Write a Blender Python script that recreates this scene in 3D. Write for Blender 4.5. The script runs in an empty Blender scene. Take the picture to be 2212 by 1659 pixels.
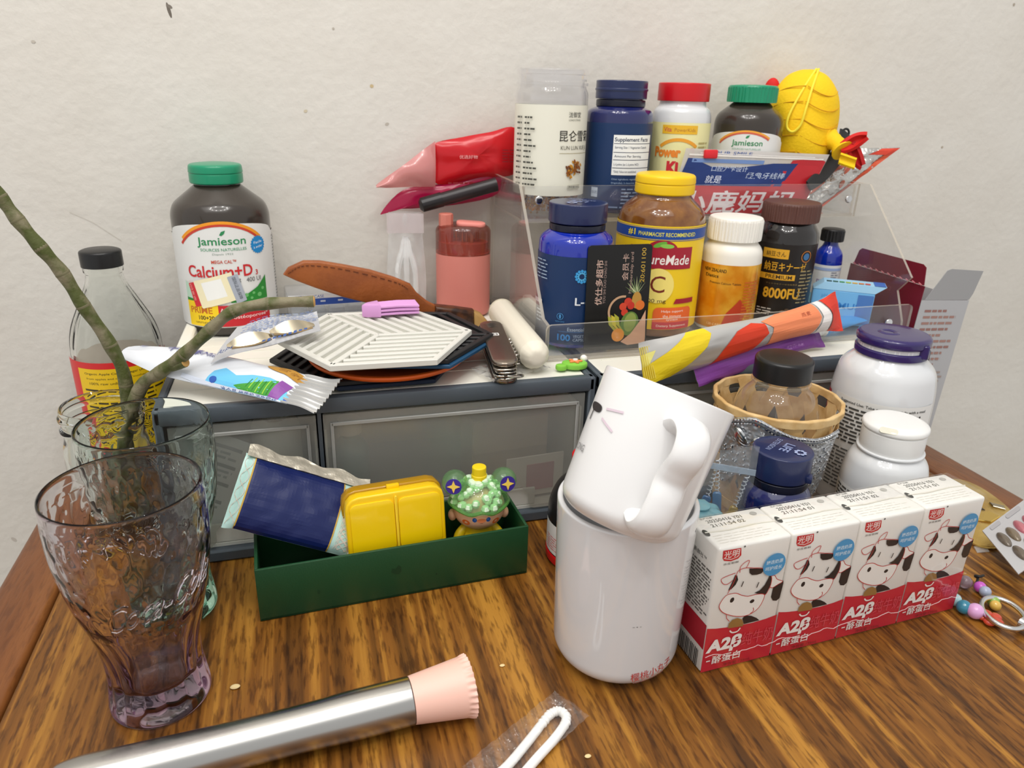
import bpy, bmesh, math, random
from mathutils import Vector as V, Matrix as MX, noise
from mathutils.geometry import tessellate_polygon
sc = bpy.context.scene
COL = sc.collection
PI = math.pi
# ---------------------------------------------------------------- camera
cam_d = bpy.data.cameras.new('camera')
cam_d.sensor_width = 36.0
cam_d.sensor_fit = 'HORIZONTAL'
cam_d.lens = 1583.4 / 2212 * 36
cam_d.clip_start = .01
cam_d.dof.use_dof = True
cam_d.dof.focus_distance = .44
cam_d.dof.aperture_fstop = 16.0
cam = bpy.data.objects.new('camera', cam_d)
COL.objects.link(cam)
cam.matrix_world = MX(((0.96270973, 0.0760034, -0.25964103, 0), (-0.26922409, 0.36356517, -0.89181767, 0),
                       (0.02661526, 0.92846317, 0.37046967, .30), (0, 0, 0, 1)))
sc.camera = cam
# ---------------------------------------------------------------- world, lamps, exposure
wd = bpy.data.worlds.new('room_light')
sc.world = wd
wd.use_nodes = True
wd.node_tree.nodes['Background'].inputs[0].default_value = (1.0, .995, .985, 1)
wd.node_tree.nodes['Background'].inputs[1].default_value = .74
for k in range(10):
    a = k / 10 * 2 * PI
    ld = bpy.data.lights.new('bulb_light', 'POINT')
    ld.energy = 3.4
    ld.color = (1.0, .965, .92)
    ld.shadow_soft_size = .026
    lo = bpy.data.objects.new('bulb_light', ld)
    lo.location = (-.05 + .34 * math.cos(a), .02 + .34 * math.sin(a), 1.25)
    COL.objects.link(lo)
ld = bpy.data.lights.new('soft_fill_light', 'AREA')  # large soft fill light added from above, no actual ceiling panel
ld.shape = 'RECTANGLE'
ld.size = 1.6
ld.size_y = 1.2
ld.energy = 8
ld.color = (1.0, .975, .94)
lo = bpy.data.objects.new('soft_fill_light', ld)
lo.location = (-.25, -.35, 1.7)
lo.rotation_euler = (math.radians(22), 0, 0)
COL.objects.link(lo)
sc.view_settings.view_transform = 'Standard'
sc.view_settings.look = 'None'
sc.view_settings.exposure = 0.0
sc.view_settings.gamma = 1.0
sc.view_settings.use_curve_mapping = False
sc.cycles.transparent_max_bounces = 24
sc.cycles.max_bounces = 12
sc.cycles.transmission_bounces = 12
sc.cycles.glossy_bounces = 10

# ---------------------------------------------------------------- materials
def lin(c):
    if isinstance(c, str):
        c = [int(c[i:i + 2], 16) for i in (0, 2, 4)]
    o = []
    for x in c:
        x /= 255
        o.append(x / 12.92 if x <= .04045 else ((x + .055) / 1.055) ** 2.4)
    return (*o, 1)
_M = {}
def mat(name, col='808080', rough=.45, metal=0, trans=0, ior=1.46, spec=.5, coat=0, bump=None, sss=0, var=None):
    if name in _M:
        return _M[name]
    m = bpy.data.materials.new(name)
    m.use_nodes = True
    nt = m.node_tree
    b = nt.nodes['Principled BSDF']
    b.inputs['Base Color'].default_value = lin(col)
    b.inputs['Roughness'].default_value = rough
    b.inputs['Metallic'].default_value = metal
    b.inputs['Transmission Weight'].default_value = trans
    b.inputs['IOR'].default_value = ior
    b.inputs['Specular IOR Level'].default_value = spec
    b.inputs['Coat Weight'].default_value = coat
    b.inputs['Coat Roughness'].default_value = .02
    if sss:
        b.inputs['Subsurface Weight'].default_value = sss
        b.inputs['Subsurface Radius'].default_value = (.01, .008, .006)
    tc = nt.nodes.new('ShaderNodeTexCoord')
    if bump:
        kind, scale, dist = bump
        if kind == 'noise':
            t = nt.nodes.new('ShaderNodeTexNoise'); t.inputs['Scale'].default_value = scale; t.inputs['Detail'].default_value = 6
            o = t.outputs[0]
        else:
            t = nt.nodes.new('ShaderNodeTexVoronoi'); t.inputs['Scale'].default_value = scale; t.feature = 'SMOOTH_F1'
            o = t.outputs[0]
        nt.links.new(tc.outputs['Object'], t.inputs['Vector'])
        bp = nt.nodes.new('ShaderNodeBump'); bp.inputs['Distance'].default_value = dist; bp.inputs['Strength'].default_value = 1
        nt.links.new(o, bp.inputs['Height'])
        nt.links.new(bp.outputs[0], b.inputs['Normal'])
    if var:
        c2, scale, lo_, hi_ = var
        t = nt.nodes.new('ShaderNodeTexNoise'); t.inputs['Scale'].default_value = scale; t.inputs['Detail'].default_value = 5
        nt.links.new(tc.outputs['Object'], t.inputs['Vector'])
        r = nt.nodes.new('ShaderNodeValToRGB')
        r.color_ramp.elements[0].position = lo_; r.color_ramp.elements[0].color = lin(col)
        r.color_ramp.elements[1].position = hi_; r.color_ramp.elements[1].color = lin(c2)
        nt.links.new(t.outputs[0], r.inputs[0]); nt.links.new(r.outputs[0], b.inputs['Base Color'])
    _M[name] = m
    return m
def clear(name, tint='ffffff', body=.06, bodycol='ffffff', rough=.05, fr=1.45, bump=None, gl=1.0):
    """thin clear or milky plastic: transparent film + a little body colour + fresnel gloss"""
    if name in _M:
        return _M[name]
    m = bpy.data.materials.new(name)
    m.use_nodes = True
    nt = m.node_tree
    nt.nodes.remove(nt.nodes['Principled BSDF'])
    out = nt.nodes['Material Output']
    N = nt.nodes.new
    t = N('ShaderNodeBsdfTransparent'); t.inputs[0].default_value = lin(tint)
    d = N('ShaderNodeBsdfDiffuse'); d.inputs[0].default_value = lin(bodycol)
    g = N('ShaderNodeBsdfGlossy'); g.inputs['Roughness'].default_value = rough; g.inputs[0].default_value = (gl, gl, gl, 1)
    lw = N('ShaderNodeLayerWeight'); lw.inputs['Blend'].default_value = .5
    pw = N('ShaderNodeMath'); pw.operation = 'POWER'; pw.inputs[1].default_value = 4.0
    f = N('ShaderNodeMath'); f.operation = 'MULTIPLY_ADD'; f.inputs[1].default_value = .75; f.inputs[2].default_value = ((fr - 1) / (fr + 1)) ** 2
    nt.links.new(lw.outputs['Facing'], pw.inputs[0]); nt.links.new(pw.outputs[0], f.inputs[0])
    m1 = N('ShaderNodeMixShader'); m1.inputs[0].default_value = body
    m2 = N('ShaderNodeMixShader')
    L = nt.links.new
    L(t.outputs[0], m1.inputs[1]); L(d.outputs[0], m1.inputs[2])
    L(f.outputs[0], m2.inputs[0]); L(m1.outputs[0], m2.inputs[1]); L(g.outputs[0], m2.inputs[2])
    L(m2.outputs[0], out.inputs[0])
    if bump:
        tc = N('ShaderNodeTexCoord'); tx = N('ShaderNodeTexNoise'); tx.inputs['Scale'].default_value = bump[0]
        bp = N('ShaderNodeBump'); bp.inputs['Distance'].default_value = bump[1]
        L(tc.outputs['Object'], tx.inputs['Vector']); L(tx.outputs[0], bp.inputs['Height'])
        L(bp.outputs[0], g.inputs['Normal']); L(bp.outputs[0], lw.inputs['Normal'])
    _M[name] = m
    return m
def ink(c):
    return mat('ink_' + c, c, .45)

# ---------------------------------------------------------------- geometry collector
def rp(pts, seg=4):
    """profile with rounded corners: (r, z) or (r, z, corner radius)"""
    out = []
    n = len(pts)
    for i, p in enumerate(pts):
        if len(p) == 2 or i in (0, n - 1):
            out.append((p[0], p[1])); continue
        a = V(pts[i - 1][:2]); b = V(p[:2]); c = V(pts[i + 1][:2])
        d1 = (a - b); d2 = (c - b)
        k = min(p[2], d1.length * .49, d2.length * .49)
        s = b + d1.normalized() * k; e = b + d2.normalized() * k
        for j in range(seg + 1):
            t = j / seg
            q = s * (1 - t) ** 2 + b * 2 * t * (1 - t) + e * t * t
            out.append((q.x, q.y))
    return out
def cat(pts, n=6, closed=False):
    """catmull-rom through points"""
    P = [V(p) for p in pts]
    out = []
    m = len(P)
    for i in range(m if closed else m - 1):
        g = lambda k: P[k % m] if closed else P[max(0, min(m - 1, k))]
        p0, p1, p2, p3 = g(i - 1), g(i), g(i + 1), g(i + 2)
        for j in range(n):
            t = j / n
            out.append(.5 * (2 * p1 + (p2 - p0) * t + (2 * p0 - 5 * p1 + 4 * p2 - p3) * t * t + (3 * p1 - p0 - 3 * p2 + p3) * t ** 3))
    if not closed:
        out.append(P[-1])
    return out
class G:
    def __init__(s):
        s.v = []; s.f = []; s.m = []
    def add(s, vs, fs, mi=0):
        o = len(s.v)
        s.v += [V(x) for x in vs]
        s.f += [tuple(o + i for i in f) for f in fs]
        s.m += [mi] * len(fs)
        return s
    def bm(s, b, mi=0):
        b.verts.ensure_lookup_table()
        for i, x in enumerate(b.verts): x.index = i
        s.add([x.co.copy() for x in b.verts], [[x.index for x in f.verts] for f in b.faces], mi)
        b.free()
        return s
    def lathe(s, prof, n=48, mi=0, mod=None, sx=1, sy=1, close=False):
        vs = []; idx = []
        for r, z in prof:
            if r < 1e-6 and not mod:
                idx.append([len(vs)] * n); vs.append((0, 0, z)); continue
            row = []
            for k in range(n):
                a = 2 * PI * k / n
                rr = r + (mod(a, z, r) if mod else 0)
                row.append(len(vs)); vs.append((rr * math.cos(a) * sx, rr * math.sin(a) * sy, z))
            idx.append(row)
        fs = []
        m = len(prof)
        for i in range(m if close else m - 1):
            A, B = idx[i], idx[(i + 1) % m]
            for k in range(n):
                q = [A[k], A[(k + 1) % n], B[(k + 1) % n], B[k]]
                u = []
                for x in q:
                    if x not in u: u.append(x)
                if len(u) > 2: fs.append(u)
        return s.add(vs, fs, mi)
    def tube(s, pts, r, n=12, mi=0, cap=True, closed=False, flat=1.0, up=None):
        P = [V(p) for p in pts]; m = len(P)
        R = r if callable(r) else (lambda t: r) if not isinstance(r, (list, tuple)) else (lambda t: r[min(len(r) - 1, int(round(t * (len(r) - 1))))])
        vs = []; prev = None
        for i, p in enumerate(P):
            if closed: t = P[(i + 1) % m] - P[i - 1]
            else: t = P[min(i + 1, m - 1)] - P[max(i - 1, 0)]
            t.normalize()
            if prev is None:
                x = V(up) if up else (V((0, 0, 1)) if abs(t.z) < .9 else V((1, 0, 0)))
            else: x = prev
            x = x - t * x.dot(t); x.normalize(); prev = x
            y = t.cross(x); rr = R(i / max(1, m - 1))
            for k in range(n):
                a = 2 * PI * k / n
                vs.append(p + x * (rr * math.cos(a)) * flat + y * (rr * math.sin(a)))
        fs = []
        for i in range(m if closed else m - 1):
            j = (i + 1) % m
            for k in range(n):
                fs.append((i * n + k, i * n + (k + 1) % n, j * n + (k + 1) % n, j * n + k))
        if cap and not closed:
            fs.append(tuple(range(n - 1, -1, -1))); fs.append(tuple((m - 1) * n + k for k in range(n)))
        return s.add(vs, fs, mi)
    def box(s, c, d, bev=0, seg=2, mi=0):
        b = bmesh.new()
        bmesh.ops.create_cube(b, size=1)
        for v in b.verts: v.co = V((v.co.x * d[0] + c[0], v.co.y * d[1] + c[1], v.co.z * d[2] + c[2]))
        if bev: bmesh.ops.bevel(b, geom=b.edges[:], offset=bev, segments=seg, profile=.5, affect='EDGES')
        return s.bm(b, mi)
    def prism(s, poly, t, bev=0, seg=2, mi=0, fr=None):
        """extrude a 2D polygon by t along +normal; fr maps (x,y,z)->point (default XY plane, z up)"""
        b = bmesh.new()
        vs = [b.verts.new((p[0], p[1], 0)) for p in poly]
        f = b.faces.new(vs); f.normal_update()
        if f.normal.z < 0: f.normal_flip()
        e = bmesh.ops.extrude_face_region(b, geom=[f])
        for v in e['geom']:
            if isinstance(v, bmesh.types.BMVert): v.co.z += t
        bmesh.ops.recalc_face_normals(b, faces=b.faces[:])
        if bev:
            ed = [x for x in b.edges if abs(x.verts[0].co.z - x.verts[1].co.z) < 1e-7]
            bmesh.ops.bevel(b, geom=ed, offset=bev, segments=seg, profile=.5, affect='EDGES')
        bmesh.ops.triangulate(b, faces=[f for f in b.faces if len(f.verts) > 4])
        if fr:
            for v in b.verts: v.co = V(fr(*v.co))
            bmesh.ops.recalc_face_normals(b, faces=b.faces[:])
        return s.bm(b, mi)
    def sheet(s, fn, nu, nv, th=0, mi=0):
        """surface fn(u,v) u,v in 0..1; th>0 makes it a thin solid"""
        def grid(off):
            return [fn(i / nu, j / nv, off) if off is not None else fn(i / nu, j / nv) for i in range(nu + 1) for j in range(nv + 1)]
        q = lambda i, j: i * (nv + 1) + j
        vs = [V(x) for x in grid(None)]
        fs = [(q(i, j), q(i + 1, j), q(i + 1, j + 1), q(i, j + 1)) for i in range(nu) for j in range(nv)]
        if th:
            nr = [V((0, 0, 0)) for _ in vs]
            for f in fs:
                n = (vs[f[1]] - vs[f[0]]).cross(vs[f[3]] - vs[f[0]])
                for i in f: nr[i] += n
            N0 = len(vs)
            vs = vs + [v - (n.normalized() * th if n.length else n) for v, n in zip(vs, nr)]
            fs = fs + [tuple(N0 + i for i in reversed(f)) for f in fs]
            rim = [q(i, 0) for i in range(nu + 1)] + [q(nu, j) for j in range(1, nv + 1)] + [q(i, nv) for i in range(nu - 1, -1, -1)] + [q(0, j) for j in range(nv - 1, 0, -1)]
            for a, b in zip(rim, rim[1:] + rim[:1]): fs.append((b, a, N0 + a, N0 + b))
        return s.add(vs, fs, mi)
    def xf(s, m):
        s.v = [m @ x for x in s.v]
        return s
    def join(s, o, dm=0):
        s.add(o.v, [], 0); k = len(s.v) - len(o.v)
        s.f += [tuple(k + i for i in f) for f in o.f]; s.m += [x + dm for x in o.m]
        return s
def sphere(g, c, r, n=16, mi=0, s=(1, 1, 1)):
    h = G().lathe([(max(0, r * math.sin(PI * i / n)) if 0 < i < n else 0, -r * math.cos(PI * i / n)) for i in range(n + 1)], n * 2, mi)
    for v in h.v: v.x = v.x * s[0] + c[0]; v.y = v.y * s[1] + c[1]; v.z = v.z * s[2] + c[2]
    g.join(h); return g
def mesh(name, g, mats, smooth=True, ang=40):
    me = bpy.data.meshes.new(name)
    me.from_pydata([tuple(v) for v in g.v], [], g.f)
    for m in (mats if isinstance(mats, (list, tuple)) else [mats]): me.materials.append(m)
    if len(me.materials) > 1: me.polygons.foreach_set('material_index', g.m)
    if smooth:
        me.polygons.foreach_set('use_smooth', [True] * len(me.polygons))
        me.set_sharp_from_angle(angle=math.radians(ang))
    me.update()
    return me
def part(name, g, mats, parent=None, label=None, kind=None, smooth=True, ang=40, me=None):
    o = bpy.data.objects.new(name, me or mesh(name, g, mats, smooth, ang))
    COL.objects.link(o)
    if parent: o.parent = parent
    if label: o['label'] = label
    if kind: o['kind'] = kind
    return o
def tag(o, label, cat_, group=None):
    o['label'] = label; o['category'] = cat_
    if group: o['group'] = group
    return o
def thing(name, label, cat_, loc=(0, 0, 0), rz=0, group=None, rot=None, mw=None):
    o = bpy.data.objects.new(name, None)
    o.empty_display_size = .01
    COL.objects.link(o)
    if mw is not None: o.matrix_world = mw
    else:
        o.location = loc; o.rotation_euler = rot if rot else (0, 0, rz)
    return tag(o, label, cat_, group)
def face(x, y):
    return -math.atan2(x, y)
def basis(o, ux, uy, uz=None):
    """matrix with origin o and axes"""
    ux = V(ux).normalized(); uy = V(uy); uy = (uy - ux * uy.dot(ux)).normalized(); uz = ux.cross(uy)
    return MX(((ux.x, uy.x, uz.x, o[0]), (ux.y, uy.y, uz.y, o[1]), (ux.z, uy.z, uz.z, o[2]), (0, 0, 0, 1)))

_CM = cam.matrix_world.to_3x3(); _CO = V((0, 0, .30))
def _ray(px, py):
    return _CM @ V(((px - 1106) / 1583.4, -(py - 829.5) / 1583.4, -1))
def aty(px, py, y):
    r = _ray(px, py); return _CO + r * (y / r.y)
def atz(px, py, z):
    r = _ray(px, py); return _CO + r * ((z - .30) / r.z)
# ---------------------------------------------------------------- flat print on real surfaces
_T = {}
def tmesh(s, bold=0.0):
    k = (s, bold)
    if k not in _T:
        cu = bpy.data.curves.new('lettering', 'FONT')
        cu.body = s; cu.size = 1; cu.resolution_u = 3; cu.offset = bold
        ob = bpy.data.objects.new('lettering', cu)
        me = bpy.data.meshes.new_from_object(ob)
        vs = [(v.co.x, v.co.y) for v in me.vertices]; fs = [tuple(p.vertices) for p in me.polygons]
        bpy.data.meshes.remove(me); bpy.data.objects.remove(ob); bpy.data.curves.remove(cu)
        _T[k] = (vs, fs)
    return _T[k]
class Print:
    """flat shapes and lettering in label coordinates (metres), mapped onto a surface by fn(u, v, lift)"""
    def __init__(s, fn, step=None):
        s.fn = fn; s.step = step; s.items = []; s.mats = []; s.n = 0
    def _add(s, vs, fs, c):
        m = c if not isinstance(c, str) else ink(c)
        if m not in s.mats: s.mats.append(m)
        s.n += 1
        s.items.append((vs, fs, s.mats.index(m), s.n))
    def poly(s, pts, c, rot=0, at=(0, 0)):
        if rot or at != (0, 0):
            cr, sr = math.cos(rot), math.sin(rot)
            pts = [(at[0] + x * cr - y * sr, at[1] + x * sr + y * cr) for x, y in pts]
        t = tessellate_polygon([[V((p[0], p[1], 0)) for p in pts]])
        fs = []
        for a, b, d in t:
            A, B, D = pts[a], pts[b], pts[d]
            cr = (B[0] - A[0]) * (D[1] - A[1]) - (B[1] - A[1]) * (D[0] - A[0])
            fs.append((a, b, d) if cr > 0 else (a, d, b))
        s._add(list(pts), fs, c)
        return s
    def rect(s, x0, y0, x1, y1, c, rad=0, rot=0, at=None):
        cx, cy = (x0 + x1) / 2, (y0 + y1) / 2
        w, h = (x1 - x0) / 2, (y1 - y0) / 2
        if rad:
            P = []
            for qx, qy, a0 in ((w - rad, h - rad, 0), (-w + rad, h - rad, PI / 2), (-w + rad, -h + rad, PI), (w - rad, -h + rad, 1.5 * PI)):
                for j in range(5): P.append((qx + rad * math.cos(a0 + j * PI / 8), qy + rad * math.sin(a0 + j * PI / 8)))
        else: P = [(-w, -h), (w, -h), (w, h), (-w, h)]
        return s.poly(P, c, rot, (cx, cy))
    def ell(s, cx, cy, rx, ry, c, n=24, rot=0, a0=0, a1=2 * PI):
        full = a1 - a0 > 6.28
        P = [(rx * math.cos(a0 + (a1 - a0) * k / n), ry * math.sin(a0 + (a1 - a0) * k / n)) for k in range(n if full else n + 1)]
        return s.poly(P, c, rot, (cx, cy))
    def arc(s, cx, cy, r0, r1, a0, a1, c, n=24, sy=1):
        P = [(cx + r1 * math.cos(a0 + (a1 - a0) * k / n), cy + sy * r1 * math.sin(a0 + (a1 - a0) * k / n)) for k in range(n + 1)]
        P += [(cx + r0 * math.cos(a1 + (a0 - a1) * k / n), cy + sy * r0 * math.sin(a1 + (a0 - a1) * k / n)) for k in range(n + 1)]
        return s.poly(P, c)
    def line(s, pts, w, c, closed=False):
        P = [V(p) for p in pts]; m = len(P); vs = []; fs = []
        for i in range(m):
            t = (P[(i + 1) % m] - P[i - 1]) if closed else (P[min(i + 1, m - 1)] - P[max(0, i - 1)])
            n = V((-t.y, t.x)).normalized() * w / 2
            vs += [tuple(P[i] + n), tuple(P[i] - n)]
        for i in range(m if closed else m - 1):
            j = (i + 1) % m; fs.append((2 * i, 2 * i + 1, 2 * j + 1, 2 * j))
        s._add(vs, fs, c); return s
    def text(s, t, cx, cy, hgt, c, wid=None, bold=0.0, rot=0, shear=0, al='c'):
        vs, fs = tmesh(t, bold)
        if not vs: return s
        x0 = min(v[0] for v in vs); x1 = max(v[0] for v in vs); y0 = min(v[1] for v in vs); y1 = max(v[1] for v in vs)
        k = hgt / max(1e-6, y1 - y0); kx = (wid / (x1 - x0)) if wid else k
        ox = {'c': (x0 + x1) / 2, 'l': x0, 'r': x1}[al]
        cr, sr = math.cos(rot), math.sin(rot); out = []
        for x, y in vs:
            X = (x - ox) * kx; Y = (y - (y0 + y1) / 2) * k; X += Y * shear
            out.append((cx + X * cr - Y * sr, cy + X * sr + Y * cr))
        s._add(out, fs, c); return s
    def lines(s, x0, x1, y0, y1, n, c, seed=0, fill=.55, ragged=.25):
        """small print too fine to read: rows of short word strokes"""
        rd = random.Random(seed); dy = (y1 - y0) / n; vs = []; fs = []
        for i in range(n):
            y = y1 - dy * (i + .5); x = x0; xe = x1 - (x1 - x0) * ragged * rd.random()
            while x < xe:
                w = min(xe - x, dy * rd.uniform(1.0, 3.2)); hh = dy * fill / 2; k = len(vs)
                vs += [(x, y - hh), (x + w, y - hh), (x + w, y + hh), (x, y + hh)]; fs.append((k, k + 1, k + 2, k + 3))
                x += w + dy * .45
        s._add(vs, fs, c); return s
    def build(s, parent, name='printing', lift=.000022, base=.0001):
        g = G()
        for vs, fs, mi, n in s.items:
            b = bmesh.new()
            bv = [b.verts.new((x, y, 0)) for x, y in vs]
            for f in fs:
                try: b.faces.new([bv[i] for i in f])
                except ValueError: pass
            if s.step:
                xs = [v.co.x for v in b.verts]; lo_, hi_ = min(xs), max(xs)
                k = math.ceil(lo_ / s.step)
                while k * s.step < hi_ - 1e-7:
                    if k * s.step > lo_ + 1e-7:
                        bmesh.ops.bisect_plane(b, geom=b.verts[:] + b.edges[:] + b.faces[:], dist=1e-7, plane_co=(k * s.step, 0, 0), plane_no=(1, 0, 0))
                    k += 1
                if getattr(s, 'stepv', None):
                    ys = [v.co.y for v in b.verts]; lo_, hi_ = min(ys), max(ys); k = math.ceil(lo_ / s.stepv)
                    while k * s.stepv < hi_ - 1e-7:
                        if k * s.stepv > lo_ + 1e-7:
                            bmesh.ops.bisect_plane(b, geom=b.verts[:] + b.edges[:] + b.faces[:], dist=1e-7, plane_co=(0, k * s.stepv, 0), plane_no=(0, 1, 0))
                        k += 1
            for v in b.verts: v.co = V(s.fn(v.co.x, v.co.y, base + lift * n))
            g.bm(b, mi)
        return part(name, g, s.mats, parent, smooth=False)
def cylmap(r, z0=0, a0=0, sx=1, sy=1):
    def f(u, v, l):
        rr = r(z0 + v) if callable(r) else r
        a = a0 + u / (rr if not callable(r) else r(z0))
        return ((rr + l) * math.sin(a) * sx, -(rr + l) * math.cos(a) * sy, z0 + v)
    return f
def flatmap(o, ux, uy):
    o = V(o); ux = V(ux).normalized(); uy = V(uy).normalized(); n = ux.cross(uy)
    return lambda u, v, l: o + ux * u + uy * v + n * l
def band(r, z0, z1, a0=-PI, a1=PI, th=.0002, n=48, top=None):
    """paper label wrapped on a cylinder; top(t) gives the upper edge height for t in -1..1"""
    g = G(); m = max(3, int(n * (a1 - a0) / (2 * PI)))
    def fn(u, v):
        a = a0 + (a1 - a0) * u
        zt = top(2 * u - 1) if top else z1
        z = z0 + (zt - z0) * v
        rr = (r(z) if callable(r) else r) + th
        return (rr * math.sin(a), -rr * math.cos(a), z)
    return g.sheet(fn, m, 8 if top or callable(r) else 1)
# ================================================================= setting
def nodes_of(m):
    return m.node_tree, m.node_tree.nodes['Principled BSDF'], m.node_tree.links.new
def wall_mat():
    m = mat('wall_plaster', 'dfdad1', .75)
    nt, b, L = nodes_of(m); N = nt.nodes.new
    tc = N('ShaderNodeTexCoord')
    n1 = N('ShaderNodeTexNoise'); n1.inputs['Scale'].default_value = 9; n1.inputs['Detail'].default_value = 4
    n2 = N('ShaderNodeTexNoise'); n2.inputs['Scale'].default_value = 130; n2.inputs['Detail'].default_value = 6
    vo = N('ShaderNodeTexVoronoi'); vo.inputs['Scale'].default_value = 11
    for n in (n1, n2, vo): L(tc.outputs['Object'], n.inputs['Vector'])
    r = N('ShaderNodeValToRGB'); r.color_ramp.elements[0].color = lin('d5d0c7'); r.color_ramp.elements[1].color = lin('dad6ce')
    r.color_ramp.elements[0].position = .35; r.color_ramp.elements[1].position = .65
    L(n1.outputs[0], r.inputs[0])
    lt = N('ShaderNodeMath'); lt.operation = 'LESS_THAN'; lt.inputs[1].default_value = .022; L(vo.outputs['Distance'], lt.inputs[0])
    sep = N('ShaderNodeSeparateColor'); L(vo.outputs['Color'], sep.inputs[0])
    gt = N('ShaderNodeMath'); gt.operation = 'GREATER_THAN'; gt.inputs[1].default_value = .8; L(sep.outputs[0], gt.inputs[0])
    mu = N('ShaderNodeMath'); mu.operation = 'MULTIPLY'; L(lt.outputs[0], mu.inputs[0]); L(gt.outputs[0], mu.inputs[1])
    mu2 = N('ShaderNodeMath'); mu2.operation = 'MULTIPLY'; mu2.inputs[1].default_value = .45; L(mu.outputs[0], mu2.inputs[0])
    mix = N('ShaderNodeMix'); mix.data_type = 'RGBA'; L(mu2.outputs[0], mix.inputs['Factor']); L(r.outputs[0], mix.inputs['A'])
    mix.inputs['B'].default_value = lin('a3947c'); L(mix.outputs['Result'], b.inputs['Base Color'])
    bp = N('ShaderNodeBump'); bp.inputs['Distance'].default_value = .0006; L(n2.outputs[0], bp.inputs['Height'])
    n3 = N('ShaderNodeTexNoise'); n3.inputs['Scale'].default_value = 24; L(tc.outputs['Object'], n3.inputs['Vector'])
    bp2 = N('ShaderNodeBump'); bp2.inputs['Distance'].default_value = .0011; L(n3.outputs[0], bp2.inputs['Height'])
    L(bp.outputs[0], bp2.inputs['Normal']); L(bp2.outputs[0], b.inputs['Normal'])
    return m
def wood_mat(name, c0, c1, c2, sx, plain=False, rough=.34):
    m = mat(name, c1, rough, spec=.4)
    nt, b, L = nodes_of(m); N = nt.nodes.new
    tc = N('ShaderNodeTexCoord')
    mp = N('ShaderNodeMapping'); mp.inputs['Scale'].default_value = (sx, 1.0, 1); L(tc.outputs['Object'], mp.inputs[0])
    n1 = N('ShaderNodeTexNoise'); n1.inputs['Scale'].default_value = 1.6; n1.inputs['Detail'].default_value = 6; n1.inputs['Distortion'].default_value = .9
    L(mp.outputs[0], n1.inputs['Vector'])
    mp2 = N('ShaderNodeMapping'); mp2.inputs['Scale'].default_value = (460, 70, 1); L(tc.outputs['Object'], mp2.inputs[0])
    n2 = N('ShaderNodeTexNoise'); n2.inputs['Scale'].default_value = 1.0; n2.inputs['Detail'].default_value = 3; L(mp2.outputs[0], n2.inputs['Vector'])
    r = N('ShaderNodeValToRGB'); e = r.color_ramp.elements
    e[0].position = .33; e[0].color = lin(c0); e[1].position = .52; e[1].color = lin(c1)
    x = e.new(.68); x.color = lin(c2)
    L(n1.outputs[0], r.inputs[0])
    r2 = N('ShaderNodeValToRGB'); r2.color_ramp.elements[0].position = .36; r2.color_ramp.elements[1].position = .5
    r2.color_ramp.elements[0].color = (.36, .30, .25, 1) if not plain else (.72, .68, .64, 1); r2.color_ramp.elements[1].color = (1, 1, 1, 1)
    L(n2.outputs[0], r2.inputs[0])
    mix = N('ShaderNodeMix'); mix.data_type = 'RGBA'; mix.blend_type = 'MULTIPLY'; mix.inputs['Factor'].default_value = .8
    L(r.outputs[0], mix.inputs['A']); L(r2.outputs[0], mix.inputs['B']); L(mix.outputs['Result'], b.inputs['Base Color'])
    bp = N('ShaderNodeBump'); bp.inputs['Distance'].default_value = .00025; L(n2.outputs[0], bp.inputs['Height']); L(bp.outputs[0], b.inputs['Normal'])
    return m
WALL_Y = .668
wall = part('wall_back', G().box((.2, WALL_Y + .05, .65), (3.4, .1, 2.8)), wall_mat(), kind='structure', smooth=False)
wall['label'] = 'off-white plastered wall behind the table'
flr = part('floor', G().box((.2, -.6, -.775), (3.4, 2.636, .05)), mat('floor_tile', 'b9b2a6', .4), kind='structure', smooth=False)
# ----------------------------------------------------------------- table
W_TOP = wood_mat('wood_table_top', '50300f', '80511c', 'b07c30', 60)
W_EDGE = wood_mat('wood_table_edge', '5c3319', '7a4822', '8a562c', 16, True, .3)
tbl = thing('table', 'brown wooden table with dark streaked grain against the wall', 'table', (.176, .09, -.75))
def tl(g): return g.xf(MX.Translation((-.176, -.09, .75)))
T0 = -.5
part('top_panel', tl(G().box((.175, (T0 + .666) / 2, -.0125), (.679, .666 - T0, .025), .0006, 1)), W_TOP, tbl)
part('edge_board', tl(G().box((-.1845, (T0 + .666) / 2, -.0125), (.037, .666 - T0, .025), .004, 3)), W_EDGE, tbl, 'reddish brown edge board on the left')
part('edge_board', tl(G().box((.536, (T0 + .666) / 2, -.0125), (.041, .666 - T0, .025), .004, 3)), W_EDGE, tbl, 'reddish brown edge board on the right')
part('apron', tl(G().box((.176, (T0 + .666) / 2, -.06), (.66, 1.04, .07), .003, 1)), W_EDGE, tbl)
for x in (-.16, .51):
    for y in (T0 + .06, .6):
        part('leg', tl(G().box((x, y, -.3875), (.05, .05, .725), .003, 1)), W_EDGE, tbl)
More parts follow.
